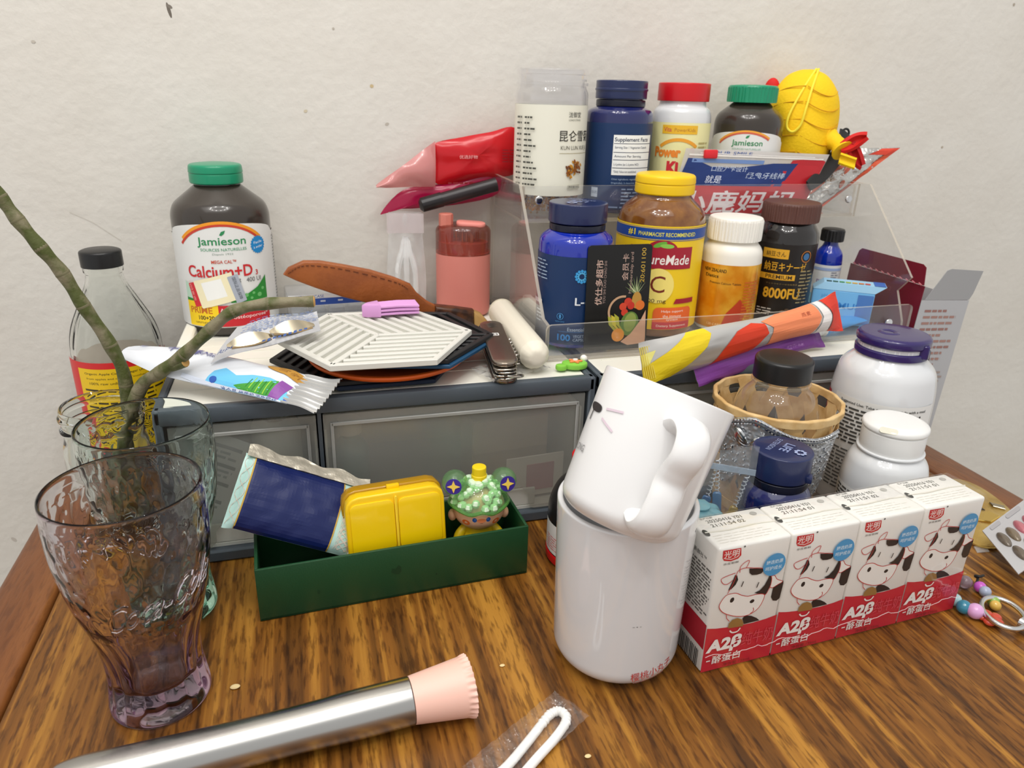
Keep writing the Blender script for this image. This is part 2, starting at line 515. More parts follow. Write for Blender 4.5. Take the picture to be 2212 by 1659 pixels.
# ----------------------------------------------------------------- drawer units
CG = mat('dark_grey_plastic', '4c545c', .42)
CW = mat('cream_plastic', 'e9e6da', .4)
FROST = clear('frosted_plastic', 'f2f2ee', .24, 'c2c2bd', .22, 1.4)
FROST2 = clear('frosted_rim', 'd8d8d4', .55, 'c4c4c0', .3, 1.4)
ZC = .1134
def drawer_unit(x0, w, splits, label):
    t = thing('drawer_unit', label, 'drawer unit', (x0, .45, 0), group=None)
    H, D = ZC, .205
    g = G()
    g.box((w / 2, D / 2, .0045), (w, D, .009), .0015, 1)
    g.box((w / 2, D - .002, H / 2), (w - .002, .004, H - .002))
    for x in (.0025, w - .0025): g.box((x, D / 2, H / 2), (.005, D, H), .0012, 1)
    for s in splits: g.box((s, D / 2, H / 2), (.0025, D - .004, H - .006))
    g.box((w / 2, .004, H - .0055), (w, .008, .011), .0018, 2)
    part('frame', g, CG, t)
    g = G().box((w / 2, D / 2 + .003, H - .0045), (w - .0105, D - .012, .007), .001, 1)
    for k in range(9): g.box((w / 2, .035 + k * .018, H - .0009), (w - .03, .0016, .0006))
    part('top_plate', g, CW, t)
    part('side_rail', G().box((.006, D / 2 + .05, H + .0025), (.009, .1, .009), .0015, 1), CW, t)
    ed = [.005] + [s for s in splits] + [w - .005]
    for a, b in zip(ed, ed[1:]):
        a += .0022; b -= .0022; c = (a + b) / 2; hw = (b - a) * .285
        z0, z1 = .011, H - .0125
        P = [(a, z0), (c - hw - .004, z0), (c - hw, z0 + .004), (c - hw, z0 + .012), (c - hw + .006, z0 + .019), (c + hw - .006, z0 + .019), (c + hw, z0 + .012), (c + hw, z0 + .004), (c + hw + .004, z0), (b, z0), (b, z1), (a, z1)]
        fr = lambda x, y, z: (x, .0035 - z, y)
        d = part('drawer_front', G().prism(P, .002, fr=fr), FROST, t, smooth=False)
        g = G()
        for (p, q, r_, s_) in ((a + .005, b - .005, z1 - .008, z1 - .0055), (a + .0045, a + .0065, z0 + .004, z1 - .0055), (b - .0065, b - .0045, z0 + .004, z1 - .0055)):
            g.box(((p + q) / 2, .0008, (r_ + s_) / 2), (q - p, .0014, s_ - r_), .0004, 1)
        part('drawer_rim', g, FROST2, d)
        g = G().box((c, .07, .0105), (b - a, .13, .0025))
        g.box((c, .0065, .019), (2 * hw + .012, .002, .014), .0005, 1)
        g.box((c, .135, .05), (b - a - .002, .0015, .078)); g.box((a + .0012, .07, .05), (.0012, .13, .078)); g.box((b - .0012, .07, .05), (.0012, .13, .078))
        part('drawer_tray', g, mat('drawer_inner', 'd6d5ce', .4), d)
    return t
unit1 = drawer_unit(-.0971, .2905, [.0985], 'dark grey drawer unit with two frosted drawers, behind the green box')
unit2 = drawer_unit(.1962, .2905, [.1453], 'dark grey drawer unit behind the mugs, under the right of the acrylic shelf')
# ----------------------------------------------------------------- acrylic two-tier shelf
AC = clear('acrylic', 'fbfbfb', .018, 'ffffff', .03, 1.45)
ACE = clear('acrylic_edge', 'e6e0d6', .45, 'd8d0c2', .15, 1.45)
CHR = mat('chrome', 'd8d8d8', .15, 1)
shelf = thing('acrylic_shelf', 'clear acrylic two-tier shelf full of supplement bottles', 'shelf', (.168, .49, ZC + .0004))
def pane(fr, P, t, nm):
    g = G().prism(P, t, fr=fr)
    # faces of the cut edge get the frosted edge material
    for i, f in enumerate(g.f):
        n = (g.v[f[1]] - g.v[f[0]]).cross(g.v[f[2]] - g.v[f[0]]).normalized()
        c = V(fr(0, 0, 1)) - V(fr(0, 0, 0))
        g.m[i] = 0 if abs(n.dot(c)) > .9 else 1
    part(nm, g, [AC, ACE], shelf, smooth=False)
SW = .324
SX = lambda x0: (lambda x, y, z: (x0 + z, x, y))
pane(SX(0), [(0, 0), (0, .027), (.012, .0285), (.084, .118), (.172, .118), (.172, 0)], .0024, 'side_panel')
pane(SX(SW - .003), [(0, 0), (.001, .012), (.013, .036), (.001, .05), (.07, .118), (.16, .118), (.172, 0)], .0022, 'side_panel')
FY = lambda y0: (lambda x, y, z: (x, y0 - z, y))
FZ = lambda z0: (lambda x, y, z: (x, y, z0 + z))
def rr4(x0, y0, x1, y1, r): 
    P = []
    for qx, qy, a0 in ((x1 - r, y1 - r, 0), (x0 + r, y1 - r, PI / 2), (x0 + r, y0 + r, PI), (x1 - r, y0 + r, 1.5 * PI)):
        for j in range(4): P.append((qx + r * math.cos(a0 + j * PI / 6), qy + r * math.sin(a0 + j * PI / 6)))
    return P
pane(FY(0), rr4(-.0005, 0, SW + .003, .0275, .004), .0025, 'front_lip')
pane(FZ(0), [(.003, .001), (SW - .003, .001), (SW - .003, .172), (.003, .172)], .0025, 'lower_tray')
pane(FY(.084), [(.003, .088), (SW - .003, .088), (SW - .003, .117), (.003, .117)], .0025, 'upper_lip')
pane(FZ(.088), [(.003, .085), (SW - .003, .085), (SW - .003, .172), (.003, .172)], .0025, 'upper_tray')
pane(SX(.0034), [(.086, .089), (.086, .116), (.171, .116), (.171, .089)], .0025, 'tray_side')
pane(SX(SW - .006), [(.086, .089), (.086, .116), (.16, .116), (.16, .089)], .0025, 'tray_side')
for x, y, z in ((SW - .02, -.0028, .013), (SW - .014, .081, .104), (.016, .081, .106)):
    part('screw', G().lathe(rp([(0, 0), (.0035, 0, .001), (.0035, .0018, .0012), (0, .0022)]), 14).xf(MX.Translation((x, y, z)) @ MX.Rotation(PI / 2, 4, 'X')), CHR, shelf)

# faint scuffs on the plaster
p = Print(lambda u, v, l: (u, WALL_Y - l, v))
for px, py, w, h_, c, rz_ in ((365, 22, .0012, .0055, '6a6258', .2), (366, 14, .0022, .0012, '7a7268', -.5), (803, 186, .0016, .0014, 'c4b088', 0), (836, 268, .0018, .0012, 'b8b0a4', .3), (720, 62, .001, .001, 'b4aca0', 0), (660, 240, .0016, .0012, 'cbbfa6', .4), (2035, 318, .0014, .0012, 'b0a494', 0), (2190, 10, .0014, .0014, 'a89c8c', 0), (30, 1165, .0014, .0028, 'bdb5ab', .6), (72, 90, .0015, .001, 'beb6aa', 0)):
    q = aty(px, py, WALL_Y); p.ell(q.x, q.z, w, h_, c, 10, rz_)
p.line([(aty(150, 458, WALL_Y).x, aty(150, 458, WALL_Y).z), (aty(200, 480, WALL_Y).x, aty(200, 480, WALL_Y).z), (aty(262, 520, WALL_Y).x, aty(262, 520, WALL_Y).z)], .0003, 'c8c1b6')
p.build(wall, 'scuff_marks')['kind'] = 'stuff'
# ================================================================= bottles
def ribs(n, amp, z0, z1, r0=0):
    return lambda a, z, r: (amp * (1 if math.sin(a * n) > 0 else -1) if z0 <= z <= z1 and r > r0 else 0)
def round_cap(r, z0, z1, rib=0, dome=.0008, flip=False, tab=None):
    """cap as a lathe, optionally ribbed or with a flip-lid seam"""
    g = G(); h = z1 - z0
    if flip:
        g.lathe(rp([(0, z0), (r * .97, z0), (r, z0 + h * .05, .001), (r, z0 + h * .5, .0005), (r * .985, z0 + h * .52), (r * .985, z0 + h * .56), (r * 1.01, z0 + h * .58, .0006), (r * .985, z1, h * .16), (r * .5, z1 + dome), (0, z1 + dome)]), 56)
    elif rib:
        g.lathe(rp([(0, z0), (r, z0), (r, z0 + h * .1), (r, z1 - h * .14, .0003), (r * .97, z1, h * .1), (r * .5, z1 + dome), (0, z1 + dome)]), rib * 4, mod=ribs(rib, .0003, z0 + h * .09, z1 - h * .12, r * .98))
    else:
        g.lathe(rp([(0, z0), (r, z0, .0008), (r, z1 - h * .02, .0018), (r * .93, z1, .001), (r * .5, z1 + dome), (0, z1 + dome)]), 56)
    return g
WHITE_P = mat('white_gloss_plastic', 'd6d8da', .12, coat=.6)
LABEL_W = mat('label_white', 'e4e4e1', .42)
def new_bottle(label, x, y, z, rz=None, name='supplement_bottle', group=None):
    return thing(name, label, 'bottle', (x, y, z), face(x, y) if rz is None else rz, group)

# --- big calcium bottle on the left drawer unit
def jamieson(x, y, z, k, label, rz, full):
    t = new_bottle(label, x, y, z, rz)
    R = .0368 * k
    BR = mat('brown_bottle_plastic', '352e28', .22, coat=.35)
    prof = rp([(0, 0), (R * .93, 0, .003), (R, .006, .004), (R, .092 * k, .008), (R * .93, .0995 * k, .01), (R * .52, .1115 * k, .004), (.017 * k, .1135 * k), (.017 * k, .118 * k), (0, .118 * k)], 6)
    part('body', G().lathe(prof, 64), BR, t)
    GR = mat('green_cap', '0b8a63', .32, coat=.2)
    if full:
        part('cap', round_cap(.0198, .1145, .1285, flip=True, dome=.001), GR, t)
    else:
        part('cap', round_cap(.0215, .1065 * .0 + .092, .106, rib=44), GR, t)
    RR = R + .0003
    z0, z1 = (.0075, .084) if full else (.01, .0655)
    A = 1.35
    top = lambda s: z1 - .006 + .0105 * k * math.sqrt(max(0, 1 - s * s))
    def bodyr(zz):
        b = R
        for (r1, a), (r2, b2) in zip(prof, prof[1:]):
            if a <= zz <= b2 and b2 > a and zz > .01: return max(r1 + (r2 - r1) * (zz - a) / (b2 - a), .02)
        return b
    br = lambda zz: bodyr(zz) + .0003
    lb = part('label', band(br, z0, z1, -A, A, top=top, th=.0001), LABEL_W, t)
    back = part('label', band(br, z0, z1 - .006, A, 2 * PI - A, th=.0001), LABEL_W, t)
    p = Print(cylmap(lambda zz: bodyr(zz) + .0004, 0), .002)
    p.stepv = .004
    if full:
        p.arc(0, .046, .0412, .0432, math.radians(40), math.radians(140), 'c8402f', sy=.98)
        p.arc(0, .046, .0430, .0452, math.radians(45), math.radians(135), 'ef9a22', sy=.98)
        p.text('Jamieson', 0, .0745, .0078, '2f8a55', wid=.036, bold=.012)
        p.poly([(-.001, .080), (.0005, .0825), (.0035, .0835), (.0025, .081), (.0005, .0795)], '2f8a55')
        p.text('SOURCES NATURELLES', .001, .069, .0022, '6aa584', wid=.034, bold=.01)
        p.text('Depuis 1922', 0, .0655, .0018, '8a9a90', wid=.015)
        P = []
        for i in range(40):
            q = .0072 if i % 2 else .0062; P.append((.0285 + q * math.cos(i * PI / 20), .0705 + q * math.sin(i * PI / 20)))
        p.poly(P, '1a86c8')
        p.text('Facile', .0285, .0725, .002, 'e8f2fa', wid=.008, rot=.1); p.text('à avaler', .0285, .069, .002, 'e8f2fa', wid=.009, rot=.1)
        p.text('MEGA CAL™', 0, .0598, .0027, 'c4523f', wid=.018, bold=.015)
        p.text('Calcium+D', -.004, .0522, .0092, 'c8282c', wid=.050, bold=.018)
        p.text('3', .0245, .0495, .004, 'c8282c', bold=.015)
        p.text('400 UI', .0215, .0445, .0036, '5a5a5a', wid=.0125)
        p.text('mg', .0085, .0445, .003, '5a5a5a')
        p.poly([(.002, .0295), (.012, .032), (.024, .038), (.031, .0445), (.0325, .046), (.0325, .0275), (.002, .0275)], '2b8a34')
        for cx, cy, r_ in ((.014, .0325, .0017), (.02, .0335, .0012), (.025, .0315, .002), (.0285, .036, .0014), (.018, .0298, .0012)): p.ell(cx, cy, r_, r_ * .9, '6db86c', 12)
        p.poly([(-.034, .044), (-.022, .036), (-.008, .031), (-.008, .029), (-.034, .029)], 'bcd9c4')
        p.poly([(-.034, .031), (-.02, .0295), (-.008, .028), (-.008, .0265), (-.034, .0265)], '2b8a34')
        p.rect(-.034, .0085, -.008, .0285, 'f5cf1c')
        p.rect(-.008, .0085, .0335, .0255, 'c4202c')
        p.text('PRIME', -.022, .0215, .005, 'c46a1c', wid=.019, bold=.02)
        p.text('100+20', -.018, .0155, .0034, '3a2a18', wid=.013, bold=.02)
        p.text('CAPLETS BONI-TAB™', -.019, .0115, .0014, '5a4418', wid=.018)
        p.text('Aide à prévenir', .0065, .0215, .0036, 'f6e4e2', wid=.026)
        p.text("et l'ostéoporose*", .013, .0155, .0036, 'f6e4e2', wid=.036)
        p.build(lb, 'printing')
        # glued importer sticker (its code block is left blank)
        q = Print(cylmap(R + .0012, 0), .002)
        r_ = .25
        q.rect(-.029, .0275, .003, .0465, 'd02a34', .001, r_)
        q.rect(-.0235, .0265, .0075, .0485, 'f2e8c2', .001, r_)
        q.rect(.0035, .0275, .0115, .0495, 'aab0bc', .0008, r_)
        q.rect(-.0175, .031, -.0015, .0455, 'f4f4f0', 0, r_)
        q.text('扫码查询', -.0275, .037, .002, 'f2b0a8', rot=r_ - PI / 2, wid=.016)
        q.text('国际正品保障', .0078, .039, .0028, '4a5058', rot=r_ - PI / 2, wid=.018)
        st = q.build(t, 'sticker', base=.0002)
        st['label'] = 'cream, red and grey importer sticker'
        s = Print(cylmap(R + .0005, 0, 1.55), .002)
        s.lines(-.008, .01, .02, .075, 22, '8a8a88', 3, .4); s.build(back, 'printing')
    else:
        p.arc(0, .030, .0372, .0388, math.radians(58), math.radians(132), 'd0604a', sy=.98)
        p.arc(0, .030, .0387, .0402, math.radians(58), math.radians(130), 'f0a83a', sy=.98)
        p.text('Jamieson', .001, .0582, .0062, '2f8a55', wid=.027, bold=.012)
        p.poly([(-.001, .0630), (0, .0648), (.0026, .0655), (.0018, .0636), (.0004, .0626)], '2f8a55')
        p.text('SOURCES NATURELLES', .001, .0538, .0014, '8ab59c', wid=.025)
        p.text('Vitamin D', 0, .044, .006, '3a6a48', wid=.03, bold=.01)
        p.build(lb, 'printing')
    return t
jamieson(-.0612, .6285, ZC + .0003, 1.0, 'large brown calcium bottle with green flip cap, left on the drawer unit', face(-.0612, .6285) - .05, True)

# --- vinegar bottle beside the unit
GLS = mat('clear_glass', 'f4f7f5', .02, trans=1, ior=1.45)
t = new_bottle('clear glass vinegar bottle with black cap and red-yellow label', -.149, .617, 0.0003, name='vinegar_bottle')
def flute(n, amp, z0, z1):
    def f(a, z, r):
        if not z0 < z < z1: return 0
        s = math.sin(PI * (z - z0) / (z1 - z0))
        return amp * s * math.cos(n * a) * (r / .03)
    return f
ext = rp([(0, 0), (.029, 0, .004), (.0335, .006, .006), (.0335, .095, .02), (.031, .118, .02), (.0145, .154, .02), (.0125, .162, .003), (.014, .164), (.014, .1675, .001), (.0122, .1685), (.0122, .178), (.0105, .178)], 6)
inn = rp([(.0105, .160), (.0125, .154, .015), (.0285, .118, .018), (.0308, .095, .02), (.0308, .008, .006), (.0, .006)], 6)
part('glass_body', G().lathe(ext + inn, 72, mod=flute(14, .0007, .1, .16)), mat('bottle_glass', 'f8faf8', 0, trans=1, ior=1.22), t)
part('cap', G().lathe(rp([(0, .168), (.0147, .168), (.0147, .1795, .0014), (.012, .1805), (0, .1808)]), 96, mod=ribs(24, .0002, .169, .178, .014)), mat('black_cap', '161617', .34), t)
part('vinegar', G().lathe(rp([(0, .0062), (.0304, .0062, .005), (.0304, .098), (.0, .098)]), 48), clear('vinegar_liquid', 'f3ece6', .10, 'c4b4a4', .1, 1.33), t)
lb = part('label', band(.0337, .02, .1005, -1.5, 1.5), mat('vinegar_label', 'd8282a', .4), t)
p = Print(cylmap(.0339), .002)
p.rect(-.034, .024, .044, .0955, 'f0c614')
p.text('Organic Apple Cider Vinegar (ACV) is made', .002, .0915, .0022, '2a2412', wid=.06, bold=.01)
p.text("from apples and contains 'mother', honey or", .002, .0875, .002, '3a3012', wid=.058)
p.text('100% raw unfiltered', -.010, .0838, .002, '3a3012', wid=.03)
p.lines(-.03, .04, .03, .08, 14, '3a3012', 2, .4)
p.build(lb)

# --- lower tier of the shelf
ZL = ZC + .0032
BLUE_B = mat('blue_bottle_plastic', '0c27a0', .10, coat=.8)
NAVY = mat('navy_cap', '16234f', .3, coat=.3)
NAVYL = mat('navy_label', '10305c', .4)
def blue_bottle(x, y, z, R, H, rc, zcap, zcap1, zlab0, zlab1, label, rz=None, neck=None, bm_=None):
    t = new_bottle(label, x, y, z, rz)
    nk = neck or rc * .86
    sh = zlab1 + .003
    part('body', G().lathe(rp([(0, 0), (R * .92, 0, .003), (R, .004, .004), (R, sh, .008), (R * .97, sh + (zcap - sh) * .42, .007), (nk * 1.08, zcap - .006, .004), (nk, zcap - .0055), (nk, zcap + .002), (0, zcap + .002)], 6), 64), bm_ or BLUE_B, t)
    part('collar', G().lathe(rp([(nk, zcap - .006), (nk + .0022, zcap - .006, .0008), (nk + .0022, zcap - .0008, .0008), (nk, zcap - .0004)]), 48), mat('dark_navy_plastic', '0c1026', .25), t)
    c = part('cap', round_cap(rc, zcap, zcap1, dome=.0003), NAVY, t)
    lb = part('label', band(R, zlab0, zlab1), NAVYL, t)
    return t, lb, c
def life_cap(c, z, s, rot=0):
    f = flatmap((0, 0, z), (math.cos(rot), math.sin(rot), 0), (-math.sin(rot), math.cos(rot), 0))
    p = Print(f)
    p.text('LIFE', -.001 * s, .002 * s, .0062 * s, '8490b8', wid=.014 * s, bold=.02)
    p.text('EXTENSION', 0, -.0065 * s, .0036 * s, '8490b8', wid=.021 * s, bold=.005)
    for k in range(8):
        a = k * PI / 4; p.ell(.0 + .003 * s * math.cos(a), .0115 * s + .003 * s * math.sin(a), .0012 * s, .0012 * s, '98a4c8', 8)
    p.build(c, 'embossing')
t, lb, c = blue_bottle(.2017, .5275, ZL, .0289, .11, .0222, .0935, .108, .004, .0715, 'blue bottle with navy cap behind the membership card', face(.2, .527))
life_cap(c, .1084, 1.0, 2.7)
p = Print(cylmap(.0292), .002)
for k in range(12):
    a = k * PI / 6; p.ell(.0055 + .0042 * math.cos(a), .0575 + .0042 * math.sin(a), .0011, .0011, '3a9ad8', 8); p.ell(.0055 + .0026 * math.cos(a), .0575 + .0026 * math.sin(a), .0007, .0007, '58b4e6', 8)
p.text('L-Lysine', .017, .0375, .0078, 'e8ecf0', wid=.031, bold=.015)
p.text('Essential amino acid', .012, .0165, .0028, 'b8c8dc', wid=.03)
p.rect(-.010, .0143, .03, .0146, '3a78b8')
p.text('100', -.0055, .0098, .0052, '2f86d0', wid=.0098, bold=.02)
p.text('VEGETARIAN', .0095, .0112, .0022, 'a8bcd4', wid=.016); p.text('CAPSULES', .0082, .0083, .0022, 'a8bcd4', wid=.0135)
p.arc(-.009, .0262, .0022, .0026, 0, 6.28, '4a8ac0'); p.ell(-.009, .0262, .0009, .0018, '4a8ac0', 10); p.text('NON GMO', -.009, .0222, .0012, '4a8ac0', wid=.007)
p.lines(-.034, -.023, .018, .029, 4, 'c8d4e4', 5, .4); p.lines(-.036, -.021, .052, .068, 6, 'a0b4cc', 6, .3); p.rect(-.04, .033, -.0265, .0362, 'e0e6ee')
p.build(lb)
# vitamin C
t = new_bottle('amber vitamin C bottle with yellow cap and yellow label', .281, .5455, ZL)
R = .0352
AMB = mat('amber_plastic', '6b3d14', .12, coat=.6, var=('8a5a22', 90, .4, .7))
part('body', G().lathe(rp([(0, 0), (R * .9, 0, .004), (R, .007, .005), (R, .090, .012), (R * .93, .1, .012), (.0225, .1085, .004), (.0215, .1105), (.0215, .115), (0, .115)], 6), 64), AMB, t)
part('cap', round_cap(.0236, .1115, .1262, flip=True, dome=.0012), mat('yellow_cap', 'f2c60a', .35), t)
lb = part('label', band(R, .008, .0905), mat('yellow_label', 'f3cb1a', .4), t)
p = Print(cylmap(R + .0003), .002)
p.rect(-.05, .0795, .05, .0893, '17479a'); p.rect(-.05, .0885, .05, .0890, 'f3cb1a'); p.rect(-.05, .0800, .05, .0804, 'f3cb1a')
p.text('#1', -.0235, .0845, .0052, 'f3dc3a', wid=.007, bold=.02)
p.text('PHARMACIST RECOMMENDED', .0065, .0842, .0031, 'e6dc5a', wid=.047, bold=.015)
p.rect(-.023, .0575, .0285, .0745, 'a51c30'); p.ell(.003, .0715, .0125, .0085, 'a51c30'); 
p.ell(.001, .0765, .0055, .0018, '6ab03a', 16, .35); p.ell(.0065, .0755, .0055, .0017, '8cc850', 16, -.05)
p.text('NatureMade', .003, .0648, .0078, 'f4eae4', wid=.047, bold=.012, shear=.1)
p.ell(.002, .044, .013, .014, 'f8e27a', 28)
p.text('C', .002, .0452, .0135, '7a2a18', wid=.0115, bold=0)
p.text('500 mg', .001, .0315, .0038, '5a3a18', wid=.0175)
p.rect(-.032, .003 + .0055, -.0035, .0265, 'f0a024', .004)
p.rect(.0005, .0085, .0345, .0265, 'ee6a2c', .004); p.rect(.0005, .0085, .0345, .0145, 'c8303a', .001)
p.text('Helps support', .0165, .0232, .0025, 'fbeee0', wid=.019); p.text('the immune', .0165, .0195, .0025, 'fbeee0', wid=.016); p.text('system', .0165, .0162, .002, 'fbeee0', wid=.010)
p.text('Dietary Supplement', .017, .0112, .0024, 'fbeee0', wid=.026)
p.text('300 TABLETS', -.016, .0125, .003, '8a5418', wid=.02); p.text('Immune support', -.017, .0235, .003, '6a3a10', wid=.022)
p.poly([(.016, .0295), (.018, .0335), (.036, .0335), (.036, .0295)], 'a51c30')
p.build(lb)
# orange foil label bottle
t = new_bottle('white-capped bottle with glossy orange label in the acrylic shelf', .3438, .536, ZL)
R = .0248
part('body', G().lathe(rp([(0, 0), (R * .93, 0, .003), (R, .004, .004), (R, .0605, .006), (R * .97, .068, .006), (.0185, .0745, .003), (.0185, .08), (0, .08)], 6), 56), mat('cream_bottle', 'ece8de', .3), t)
part('cap', round_cap(.0217, .0755, .0935, rib=52), mat('cream_cap', 'f0ede4', .42), t)
lb = part('label', band(R, .004, .0575), mat('orange_foil_label', 'dc8a14', .22, .35, var=('f0b43a', 40, .42, .6)), t)
p = Print(cylmap(R + .0003), .002)
p.text('NEW ZEALAND', -.012, .0525, .0028, '2a1c0c', wid=.02, bold=.01); p.text('Dietics', -.014, .0478, .0026, '2a1c0c', wid=.012, bold=.01)
p.text('Premium Calcium Tablets', -.002, .0425, .0017, '3a260c', wid=.026)
p.poly([(-.002, .004), (.012, .004), (.02, .02), (.012, .03), (.002, .018)], 'b83a1c')
p.lines(.014, .03, .01, .045, 14, 'c8641c', 8, .45); p.text('120 CAPSULES', -.004, .0075, .002, 'f0d8a0', wid=.018)
p.build(lb)
# natto bottle
t = new_bottle('black bottle with ribbed brown cap and gold lettering', .4035, .548, ZL)
R = .0262
part('body', G().lathe(rp([(0, 0), (R * .92, 0, .003), (R, .004, .004), (R, .071, .008), (R * .96, .08, .007), (.0205, .0865, .003), (.0205, .092), (0, .092)], 6), 56), mat('black_gloss', '17110f', .1, coat=.6), t)
part('cap', round_cap(.0236, .0875, .1032, rib=60), mat('brown_cap', '5c3a32', .5), t)
lb = part('label', band(R, .005, .0705, -1.35, 1.35), mat('black_label', '1a1512', .35), t)
p = Print(cylmap(R + .0003), .002)
GO = 'd6a028'
p.rect(-.018, .0585, .004, .0665, GO, .0005); p.text('納豆さん', -.0065, .0624, .0044, '33240c', wid=.0165, bold=.01)
p.text('納豆キナーゼ', .003, .0518, .0078, GO, wid=.036, bold=.01)
p.rect(-.018, .0405, .012, .0455, GO); p.text('PREMIUM', -.0015, .043, .0033, '33240c', wid=.022, bold=.01)
p.text('8000FU', .003, .029, .0092, GO, wid=.031, bold=.03)
p.text('ナットウキナーゼ含有食品', .002, .0372, .0014, '8a7440', wid=.026)
p.arc(.0195, .061, .0042, .005, 0, 6.28, 'b06a28'); p.ell(.0195, .061, .003, .003, '3a6a98', 16)
for k, (cx, cy) in enumerate(((.006, .013), (.0095, .0145), (.013, .013), (.008, .010), (.0115, .0095), (.015, .010))): p.ell(cx, cy, .0022, .0018, '5a4632' if k % 2 else '6e5640', 12)
p.lines(-.016, -.002, .009, .016, 3, 'c8c4bc', 4, .4); p.lines(.016, .03, .02, .05, 10, '9a8a60', 9, .35)
p.build(lb)
# little blue dropper bottle
t = new_bottle('small cobalt blue bottle with black cap, rightmost in the acrylic shelf', .4738, .577, ZL)
R = .0126
part('body', G().lathe(rp([(0, 0), (R * .9, 0, .002), (R, .003, .002), (R, .046, .006), (R * .93, .052, .006), (.0062, .059, .003), (.0062, .066), (0, .066)], 6), 40), mat('cobalt_glass', '0a2a9a', .08, coat=.6), t)
part('cap', round_cap(.0101, .0625, .0735, rib=24), mat('black_cap'), t)
lb = part('label', band(R, .004, .0415), LABEL_W, t)
p = Print(cylmap(R + .0003), .0012)
p.rect(-.016, .0365, .016, .039, '9fb2d8'); p.rect(-.016, .004, .016, .014, '8fcbe6'); p.text('pure', -.002, .026, .004, '7a58a0', wid=.01); p.text('drops', 0, .02, .003, '7a58a0', wid=.009); p.ell(.002, .01, .002, .003, 'e6c84a', 12)
p.lines(.005, .012, .018, .036, 8, '8a8a96', 2, .4)
p.build(lb)

# --- upper tier
ZU = ZC + .0004 + .088 + .0028
t = thing('plastic_jar', 'tall clear plastic jar with cream label, leftmost on the upper tier', 'jar', (.2052, .612, ZU), face(.2052, .612))
R = .0298
JP = clear('jar_plastic', 'fbfbfc', .012, 'ffffff', .04, 1.6)
part('body', G().lathe(rp([(0, 0), (R * .95, 0, .003), (R, .004, .003), (R, .0955, .005), (.0278, .0995, .002), (.0278, .1005), (.0292, .101), (.0292, .1035, .001), (.0278, .1042), (.0278, .1085), (.0292, .1092), (.0292, .1125, .001), (.0278, .1135), (.0262, .1135), (.0262, .1), (.0284, .094, .004), (.0284, .004, .002), (0, .0025)], 4), 56), JP, t)
lb = part('label', band(R, .0165, .0865), mat('cream_label', 'e8e6d6', .5), t)
p = Print(cylmap(R + .0003), .002)
p.text('泷御堂', .021, .0795, .0042, '4a4a42', wid=.0125); p.text('LONGYUTANG', .021, .0755, .0014, '6a6a60', wid=.012)
p.text('昆仑雪菊', .024, .0635, .0085, '2e2a22', wid=.033, bold=.005)
p.text('KUN LUN XUE JU', .024, .0540, .004, '6a665a', wid=.03)
p.rect(.008, .0500, .042, .0503, '8a7a3a')
rd = random.Random(4)
for k in range(46):
    a = rd.random() * 6.28; q = .0072 * math.sqrt(rd.random())
    p.ell(.023 + q * 1.15 * math.cos(a), .0375 + q * math.sin(a), .0018, .0009, rd.choice(['a86a18', '8a4a12', 'c88a24', '6a3810']), 8, rd.random() * 3)
p.rect(.016, .0225, .029, .0255, 'b0ae9c', 0); p.text('净含量 50克', .0225, .024, .002, '4a4a42', wid=.011)
for k in range(13):
    w = [.009, .006, .012, .0075, .009, .0135, .0085, .0085, .012, .015, .011, .016, .014][k]
    p.lines(-.031, -.031 + .006, .0775 - k * .0043 - .0014, .0775 - k * .0043, 1, '5a5a52', k, 1.0, 0); p.lines(-.022, -.022 + w * .8, .0775 - k * .0043 - .0014, .0775 - k * .0043, 1, '4a4a42', k + 30, 1.0, 0)
p.build(lb)
g = G(); rd = random.Random(9)
for k in range(150):
    a = rd.random() * 6.28; q = .0255 * math.sqrt(rd.random()); zz = .0045 + .0135 * rd.random()
    h = G()
    for j in range(5):
        b = j * 1.256 + rd.random()
        h.add([(0, 0, .0005), (.0028 * math.cos(b - .35), .0028 * math.sin(b - .35), .0008), (.0036 * math.cos(b), .0036 * math.sin(b), -.0004), (.0028 * math.cos(b + .35), .0028 * math.sin(b + .35), .0008)], [(0, 1, 2, 3)], k % 3)
    g.join(h.xf(MX.Translation((q * math.cos(a), q * math.sin(a), zz)) @ MX.Rotation(rd.random() * 3, 4, 'X') @ MX.Rotation(rd.random() * 3, 4, 'Y')))
fl = part('dried_flowers', g, [mat('flower_orange', 'b8741a', .7), mat('flower_brown', '6a3a14', .7), mat('flower_gold', 'd09a2c', .7)], kind='stuff', smooth=False)
fl.location = (.2052, .612, ZU); tag(fl, 'dried orange chrysanthemum flowers inside the tall clear jar', 'dried flowers')
# navy supplement bottle
t, lb, c = blue_bottle(.2682, .616, ZU, .0284, .11, .0216, .092, .1065, .004, .0735, 'tall navy bottle with white facts panel beside the clear jar', face(.268, .616), bm_=mat('navy_bottle_plastic', '141c58', .10, coat=.8))
part('flip_tab', G().lathe(rp([(0, .0985), (.0222, .0985), (.0222, .1005, .001), (.0, .1005)]), 56), NAVY, c)
p = Print(cylmap(.0287), .002)
p.rect(-.0035, .0325, .034, .0645, 'eef0ee'); p.text('Supplement Facts', .0135, .0605, .0042, '20304c', wid=.032, bold=.02)
for k, z in enumerate((.0575, .0505, .0445, .038)): p.rect(-.003, z, .034, z + .0005, '20304c')
for k, (z, s_) in enumerate(((.0545, 'Serving Size 1 Vegetarian Capsule'), (.0475, 'Amount Per Serving'), (.041, 'L-Lysine (as L-Lysine HCl)'), (.0352, '*Daily Value not established'))): p.text(s_, -.002, z, .0024, '2c3c58', wid=.026 - k * .002 + (0 if k else .004), al='l')
